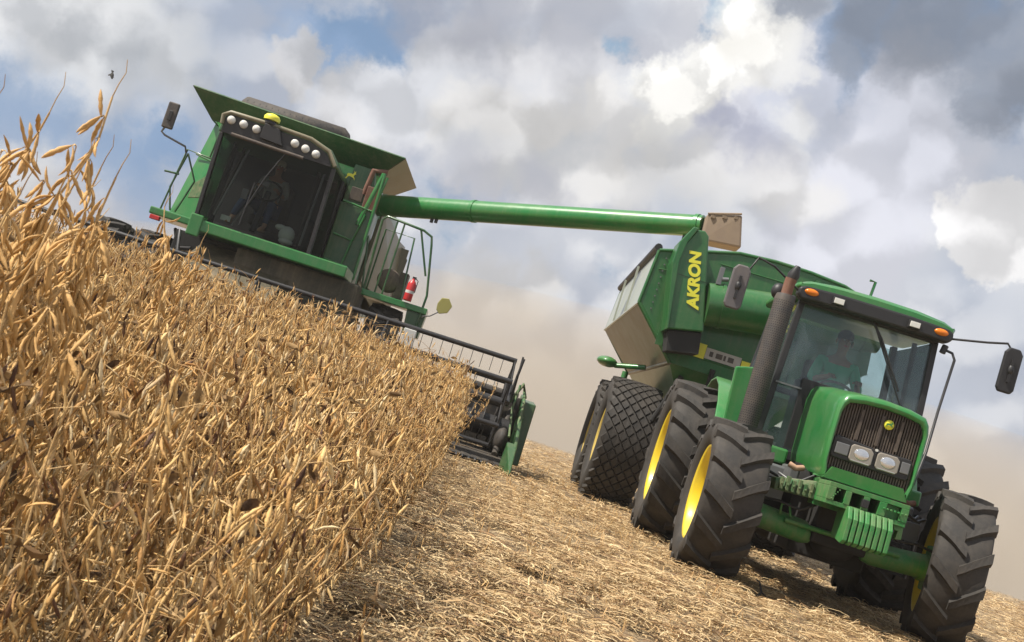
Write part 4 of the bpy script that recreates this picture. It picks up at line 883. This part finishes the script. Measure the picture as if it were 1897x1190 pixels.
def tube_geo(P, r0, r1, n):
    P = np.array(P); m = len(P); V = []; Q = []
    for i in range(m):
        t = P[min(i+1, m-1)]-P[max(i-1, 0)]; t = t/np.linalg.norm(t); a = np.cross(t, [0.3, 1, .1]); a /= np.linalg.norm(a); b = np.cross(t, a); r = r0+(r1-r0)*i/(m-1)
        for k in range(n): V.append(P[i]+r*(cos(2*pi*k/n)*a+sin(2*pi*k/n)*b))
    for i in range(m-1):
        for k in range(n): Q.append((i*n+k, i*n+(k+1) % n, (i+1)*n+(k+1) % n, (i+1)*n+k))
    return np.array(V), np.array(Q)
def plant_geo(h, lod, npod=2.6, branches=3, sparse=False, wmul=1.):
    stems, pods, leaves = [], [], []
    ns, nr = ((6, 5), (4, 4), (3, 3))[lod]; sn = (5, 4, 3)[lod]
    def axis(p0, d, L, r0, r1, start):
        n = max(3, int(L/.045)); P = [p0]; d = d/np.linalg.norm(d)
        for i in range(n):
            d = d+rng.normal(size=3)*.075; d[2] += .09; d /= np.linalg.norm(d); P.append(P[-1]+d*L/n)
        stems.append(tube_geo(P, r0*wmul, r1*wmul, sn))
        for i in range(n+1):
            if P[i][2] < start: continue
            if i == n and sparse: continue
            k = rng.poisson(npod*(1 if not sparse else .8)); 
            for _ in range(min(k, 7)):
                az = rng.uniform(0, 2*pi)
                q_ = rng.random()
                if q_ < .66: el = -rng.uniform(.95, 1.5)
                elif q_ < .94: el = rng.uniform(1.0, 1.5)
                else: el = rng.uniform(-.6, .6)
                dd = np.array([cos(az)*cos(el), sin(az)*cos(el), sin(el)])
                Lp = rng.uniform(.030, .048); V, Q = pod_geo(Lp*(1.05 if lod else 1), rng.uniform(.0052, .0072)*wmul, rng.uniform(-.15, .25), ns, nr)
                F = frame(dd); off = P[i]+dd*rng.uniform(.004, .02)
                pods.append((V@F.T+off, Q))
            if rng.random() < .34:
                dd = rng.normal(size=3); dd[2] = abs(dd[2])*.4; dd /= np.linalg.norm(dd); Lp = rng.uniform(.05, .14)
                stems.append(tube_geo([P[i], P[i]+dd*Lp*.5+[0, 0, .01], P[i]+dd*Lp], .0011*wmul, .0006*wmul, 3))
            if rng.random() < .13:
                F = frame(rng.normal(size=3)); g = np.array([(x, y*(1-abs(x)*30), .006*sin(x*260+y*160)+y*y*60) for x in np.linspace(-.022, .022, 4) for y in np.linspace(-.010, .010, 3)])
                leaves.append((g@F.T+P[i]+rng.normal(size=3)*.015, np.array([(a*3+b, a*3+b+1, (a+1)*3+b+1, (a+1)*3+b) for a in range(3) for b in range(2)])))
    lean = rng.normal(size=3)*.08; lean[2] = 1
    axis(np.zeros(3), lean, h, .0034, .0014, .10)
    for _ in range(branches):
        z = rng.uniform(.08, .45)*h; az = rng.uniform(0, 2*pi); axis(np.array([lean[0]*z, lean[1]*z, z]), np.array([cos(az)*.55, sin(az)*.55, 1]), rng.uniform(.3, .6)*h, .0024, .0010, .14)
    return stems, pods, leaves
def merge(parts):
    V, Q, MI = [], [], []; o = 0
    for mi, lst in enumerate(parts):
        for v, q in lst: V.append(v); Q.append(q+o); MI.append(np.full(len(q), mi)); o += len(v)
    return np.concatenate(V), np.concatenate(Q), np.concatenate(MI)
def edge_x(y):      # right-hand limit of the standing crop
    return np.interp(y, [0, 3.3, 5.8, 10, 14.9, 15.3], [-.22, -.20, -.10, .06, .18, .2])
near_meshes = []
for i in range(14):
    V, Q, MI = merge(plant_geo(rng.uniform(.94, 1.06), 0, 3.7, 3)); near_meshes.append(np_mesh('soybean_plant', V, Q, MI, ('stem', 'pod', 'leaf'), True))
mids = [merge(plant_geo(rng.uniform(.95, 1.08), 1, 3.6, 3, wmul=1.22)) for _ in range(16)]
fars = [merge(plant_geo(rng.uniform(.98, 1.1), 2, 2.4, 2, wmul=1.5)) for _ in range(16)]
spots = []
yy = 1.0
row_dx = .34
for r in range(40):
    x0 = -r*row_dx
    y = 1.0
    while y < 15.6:
        y += rng.uniform(.035, .085) if y < 6 else rng.uniform(.06, .12)
        x = edge_x(y)-.06+x0*1.0+rng.normal()*.055
        if x < -.60*y-1.3: continue
        if x < -14: continue
        if sqrt(x*x+y*y) < 1.45: continue
        # nothing standing in the sweep of the header
        if y > 14.6 and x > -9.0: continue
        spots.append((x, y))
spots = np.array(spots)
dist = np.hypot(spots[:, 0], spots[:, 1]); order = np.argsort(dist)
def depth_height(x, y):       # the crop stands a little taller away from the camera
    return float(np.interp(y, [1.5, 3, 4.5, 6, 9, 15], [.85, .95, 1.02, 1.06, 1.10, 1.11])*np.interp(edge_x(y)-x, [0, 1.2], [.93, 1.0]))
vis = []
for i in order:
    x, y = spots[i]
    # within the field of view, generously
    dd = Vector((x, y, .3-CAM_H)); zc = dd.dot(Fw); u = dd.dot(Rv)/zc if zc > 0 else 9
    d2 = Vector((x, y, 1.0-CAM_H)); u2 = d2.dot(Rv)/max(d2.dot(Fw), .01)
    if zc > 0 and max(u, u2) > -.50: vis.append(i)
near = vis[:285]; rest = [i for i in order if i not in set(near)]
LBL = 'dry tan soybean plant hung with pods in the dense near edge of the uncut crop'
for n, i in enumerate(near):
    x, y = spots[i]
    o = bpy.data.objects.new('soybean_plant', near_meshes[n % 14]); COL.objects.link(o)
    k = rng.uniform(.92, 1.05)*depth_height(x, y); o.location = (x, y, gz(x, y)-.01); o.scale = (1, 1, k); o.rotation_euler = (rng.normal()*.07, rng.normal()*.07, rng.uniform(0, 6.28))
    tag(o, LBL, 'soybean plant', 'soybean plants along the near edge of the uncut crop')
VV, QQ, MM = [], [], []; off = 0
for i in rest:
    x, y = spots[i]; lib = mids if y < 7 else fars; V, Q, MI = lib[rng.integers(len(lib))]
    a = rng.uniform(0, 2*pi); c, s = cos(a), sin(a); tx, ty = rng.normal(size=2)*.07; k = depth_height(x, y)*rng.uniform(.92, 1.04)
    P = np.empty_like(V); P[:, 0] = V[:, 0]*c-V[:, 1]*s+tx*V[:, 2]+x; P[:, 1] = V[:, 0]*s+V[:, 1]*c+ty*V[:, 2]+y; P[:, 2] = V[:, 2]*k+gz(x, y)-.01
    VV.append(P); QQ.append(Q+off); MM.append(MI); off += len(V)
me = np_mesh('soybean_crop', np.concatenate(VV), np.concatenate(QQ), np.concatenate(MM), ('stem', 'pod', 'leaf'), True)
cr = bpy.data.objects.new('soybean_crop', me); COL.objects.link(cr); tag(cr, 'dense dry uncut soybean crop in front of the combine', 'crop', kind='stuff')
print('crop plants', len(spots), 'faces', len(me.polygons))
# tall stalks standing out against the sky, each with its own label
HERO = [(-.667, 1.72, 1.185, 'tallest dry soybean stalk against the sky, its long bare tip curving up', 3),
        (-.785, 1.80, 1.14, 'second tallest soybean stalk against the sky, left of the tallest one', 4),
        (-.62, 1.72, 1.065, 'soybean stalk with drooping pods just right of the tallest stalk', 5),
        (-.95, 1.95, 1.06, 'soybean stalk cut off by the left edge of the photo', 6),
        (-.80, 1.62, 1.00, 'thick soybean stalk low at the left edge under the second tallest stalk', 21),
        (-.72, 1.92, 1.09, 'bushy soybean stalk between the two tallest stalks, packed with pods', 23), (-.90, 1.85, 1.12, 'bushy tall soybean stalk near the left edge, left of the second tallest stalk', 24), (-.655, 1.66, 1.03, 'bushy soybean stalk just left of the tallest stalk foot', 25),
        (-.70, 1.60, .99, 'thick soybean stalk leaning below the tallest stalk at far left', 22),
        (-.93, 3.05, 1.15, 'soybean stalk rising in front of the middle of the combine cab bottom', 8),
        (-.98, 3.75, 1.13, 'short pod cluster rising right of the stalk before the combine cab', 9),
        (-1.52, 3.2, 1.14, 'soybean stalk rising in front of the left end of the combine deck', 10)]
def hero_geo(h, z0):
    st, pods = [], []
    def go(p, d, L, r, bare):
        n = max(3, int(L/.036)); P = [p]
        for i in range(n):
            d = d+rng.normal(size=3)*.13; d[2] = abs(d[2])+.08; d /= np.linalg.norm(d); P.append(P[-1]+d*L/n)
        c = np.array(P)
        if bare: c[:, :2] -= np.linspace(0, 1, n+1)[:, None]*(c[-1, :2]-[.02, 0]); P = list(c)
        st.append(tube_geo(P, r, r*.4, 5))
        for i in range(1, n+1):
            if c[i][2] < z0 or i > n-bare: continue
            side = rng.uniform(0, 2*pi)
            for _ in range(rng.integers(2, 6)):
                az = side+rng.normal()*.6; el = -rng.uniform(.7, 1.45) if rng.random() < .85 else rng.uniform(.5, 1.3)
                dd = np.array([cos(az)*cos(el), sin(az)*cos(el), sin(el)]); pt = c[i]+np.array([cos(az), sin(az), -.2])*rng.uniform(.003, .009)
                V, Q = pod_geo(rng.uniform(.036, .050), rng.uniform(.0066, .0084), rng.uniform(-.25, .4), 8, 6); pods.append((V@frame(dd).T+pt, Q)); st.append(tube_geo([c[i], (c[i]+pt)/2+[0, 0, .003], pt], .0012, .0009, 3))
        return c
    c = go(np.zeros(3), np.array([0, 0, 1.]), h-.06, .0044, 1)
    scale = (h-.06)/c[-1][2]
    for f in (.45, .62, .78):
        k = int(len(c)*f); az = rng.uniform(0, 2*pi); go(c[k], np.array([cos(az)*.6, sin(az)*.6, 1.1]), h*(1-f)*.6, .0024, 0)
    for _ in range(3):
        k = rng.integers(len(c)*6//10, len(c)); az = rng.uniform(0, 2*pi); e = np.array([cos(az), sin(az), .45])*rng.uniform(.03, .07); st.append(tube_geo([c[k], c[k]+e*.5, c[k]+e+[0, 0, .004]], .0010, .0006, 3))
    t = c[-1]; st.append(tube_geo([t, t+[.003, 0, .022], t+[.008, 0, .042], t+[.003, 0, .062]], .0013, .0006, 4))
    return [(v*[1, 1, scale], q) for v, q in st], [(v*[1, 1, scale], q) for v, q in pods]
for x, y, h, lab, sd_ in HERO:
    rng = np.random.default_rng(100+sd_); st, pd = hero_geo(h, .45)
    rt = empty('soybean_plant', (x, y, gz(x, y)), 0, lab, 'soybean plant', 'tall soybean stalks standing above the crop')
    V, Q, MI = merge([st]); so_ = bpy.data.objects.new('stem', np_mesh('stem', V, Q, MI, ('stem',), True)); COL.objects.link(so_); so_.parent = rt
    pd.sort(key=lambda v: -v[0][:, 2].max())
    for v, q in pd[:100]:
        po = bpy.data.objects.new('pod', np_mesh('pod', v, q, None, ('pod',), True)); COL.objects.link(po); po.parent = rt
    if len(pd) > 100:
        V, Q, MI = merge([pd[100:]]); po = bpy.data.objects.new('lower_pods', np_mesh('lower_pods', V, Q, None, ('pod',), True)); COL.objects.link(po); po.parent = rt; po['kind'] = 'stuff'
rng = np.random.default_rng(5)

# ------------------------------------------------------------------ straw litter
def strips(n, xs, ys, z0, lmin, lmax, w, tilt, rise):
    L = rng.uniform(lmin, lmax, n); az = rng.uniform(0, 2*pi, n); el = np.abs(rng.normal(0, tilt, n)); bend = rng.normal(0, .5, n)
    ww = w*rng.uniform(.5, 1.4, n); V = np.empty((n, 8, 3))
    px_, py_ = xs-.5*L*np.cos(az), ys-.5*L*np.sin(az); pz = z0
    a = az.copy(); e = el.copy()
    for k in range(4):
        nx, ny = -np.sin(a), np.cos(a); rl = rng.uniform(-.7, .7, n) if k == 0 else rl
        V[:, 2*k, 0] = px_+nx*ww/2; V[:, 2*k, 1] = py_+ny*ww/2; V[:, 2*k, 2] = pz+rl*ww/2
        V[:, 2*k+1, 0] = px_-nx*ww/2; V[:, 2*k+1, 1] = py_-ny*ww/2; V[:, 2*k+1, 2] = pz-rl*ww/2
        px_ = px_+np.cos(a)*np.cos(e)*L/3; py_ = py_+np.sin(a)*np.cos(e)*L/3; pz = pz+np.sin(e)*L/3
        a = a+bend*.6; e = e-el*.75
    return V.reshape(-1, 3), (np.arange(n)[:, None, None]*8+np.array([[0, 1, 3, 2], [2, 3, 5, 4], [4, 5, 7, 6]])[None]).reshape(-1, 4)
def litter():
    VV, QQ = [], []; off = 0
    def addz(n, y0, y1, xa, xb, lmin, lmax, w, tilt, zt):
        nonlocal off
        ys = rng.uniform(y0**.5, y1**.5, n)**2; xs = rng.uniform(0, 1, n)*(xb(ys)-xa(ys))+xa(ys)
        gzz = -1.84e-4*(xs**2+ys**2); cl = .5+.28*np.sin(xs*5.3+np.sin(ys*2.7)*2)*np.sin(ys*4.3+xs*2)+.22*np.sin(xs*11.3+ys*3+np.sin(ys*7.7))*np.sin(ys*9.1-xs*6)
        keep = rng.uniform(0, 1, n) < np.clip(cl*2.8-.85, .04, 1); xs, ys, cl, gzz = xs[keep], ys[keep], cl[keep], gzz[keep]; n = len(xs)
        z = gzz+rng.uniform(0, 1, n)**1.5*zt*(.2+1.4*cl)+.004
        V, Q = strips(n, xs, ys, z, lmin, lmax, w, tilt, 0); VV.append(V); QQ.append(Q+off); off += len(V)
    ex = lambda y: edge_x(y)-.25
    addz(85000, 2.6, 6.5, ex, lambda y: y*.55+.6, .02, .12, .0042, .30, .075)
    addz(85000, 6, 12, ex, lambda y: y*.55+.8, .04, .14, .005, .28, .06)
    addz(50000, 11, 26, lambda y: edge_x(np.minimum(y, 15))-.2, lambda y: y*.58+1, .06, .18, .008, .3, .07)
    addz(26000, 24, 60, lambda y: -y*.2, lambda y: y*.6+1, .10, .3, .018, .3, .09)
    addz(9000, 2.6, 9, ex, lambda y: y*.55+.6, .10, .26, .0065, .22, .07)
    addz(15000, 1.0, 12, lambda y: edge_x(y)-2.2, lambda y: edge_x(y)+.0, .04, .14, .004, .4, .05)
    me = np_mesh('straw_litter', np.concatenate(VV), np.concatenate(QQ), None, ('straw',))
    o = bpy.data.objects.new('straw_litter', me); COL.objects.link(o); tag(o, 'pale chopped straw and stubble covering the harvested ground', 'straw', kind='stuff')
litter()
def stubble():
    S = []
    for r in range(26):
        y = 2.8
        while y < 22:
            y += rng.uniform(.05, .16); x = edge_x(min(y, 15))+.22+r*.34+rng.normal()*.03
            if x > y*.56+.5: break
            h = rng.uniform(.03, .10); d = rng.normal(size=2)*.3*h; g = gz(x, y); S.append(tube_geo([(x, y, g), (x+d[0], y+d[1], g+h)], .003+.0001*y, .0028, 3))
    V, Q, MI = merge([S]); o = bpy.data.objects.new('stubble', np_mesh('stubble', V, Q, None, ('stem',))); COL.objects.link(o); tag(o, 'short cut stalks left in rows on the harvested ground', 'stubble', kind='stuff')
stubble()
m = MB(); m.tube([(0, 0, -.01), (.03, 0, .05), (.0, .02, .12), (-.05, 0, .14)], [.012, .010, .008, .003], 6); m.tube([(.03, 0, .05), (.09, -.01, .02)], [.008, .003], 5); tw = m.build('twig', 'dark'); tw.location = (2.9, 8.75, gz(2.9, 8.75)); tag(tw, 'small dark twig sticking up before the left front tractor tyre', 'twig')
# small bird in the air
m = MB(); m.ell((0, 0, 0), .035, .08, .035); m.ell((0, -.085, .015), .022, .025, .022); m.panel([(.02, -.03, .01), (.06, .0, -.05), (.05, .05, -.06), (.02, .03, .01)], .006); m.panel([(-.02, .03, .01), (-.05, .05, -.06), (-.06, .0, -.05), (-.02, -.03, .01)], .006); m.panel([(-.015, .07, 0), (.015, .07, 0), (.03, .14, 0), (-.03, .14, 0)], .004)
bd = m.build('bird', 'dark'); bd.location = (-13.4, 35.0, 7.1); bd.scale = (1.6,)*3; bd.rotation_euler = (.9, 0, .6); tag(bd, 'small dark bird flying above the left soybean stalks', 'bird')

# ------------------------------------------------------------------ air: thin haze over the field and the dust behind the harvester
def vol(name, x0, x1, y0, y1, z0, z1, dens, col, label):
    m, N, L, bs = nodes(name+'_air'); N.remove(bs); v = N.new('ShaderNodeVolumePrincipled'); v.inputs['Color'].default_value = (*col, 1); v.inputs['Density'].default_value = dens; v.inputs['Anisotropy'].default_value = .2
    L.new(v.outputs[0], N['Material Output'].inputs['Volume'])
    b = MB(); b.box(x0, x1, y0, y1, z0, z1); o = b.build(name, m); tag(o, label, name.replace('_', ' '), kind='stuff'); return o
if HAZE:
    vol('haze', -260, 260, -40, 260, -40, 11, .0012, (.93, .86, .76), 'thin tan dusty air over the whole field')
    m, N, L, bs = nodes('dust_air'); N.remove(bs); v = N.new('ShaderNodeVolumePrincipled'); v.inputs['Color'].default_value = (.92, .74, .52, 1); v.inputs['Density'].default_value = .022
    L.new(v.outputs[0], N['Material Output'].inputs['Volume'])
    b = MB(); b.ell((0, 0, 0), 48, 34, 8.5, 48, 24); o = b.build('dust_cloud', m); o.location = (20, 62, -1); tag(o, 'tan dust cloud drifting behind the combine and the cart', 'dust', kind='stuff')
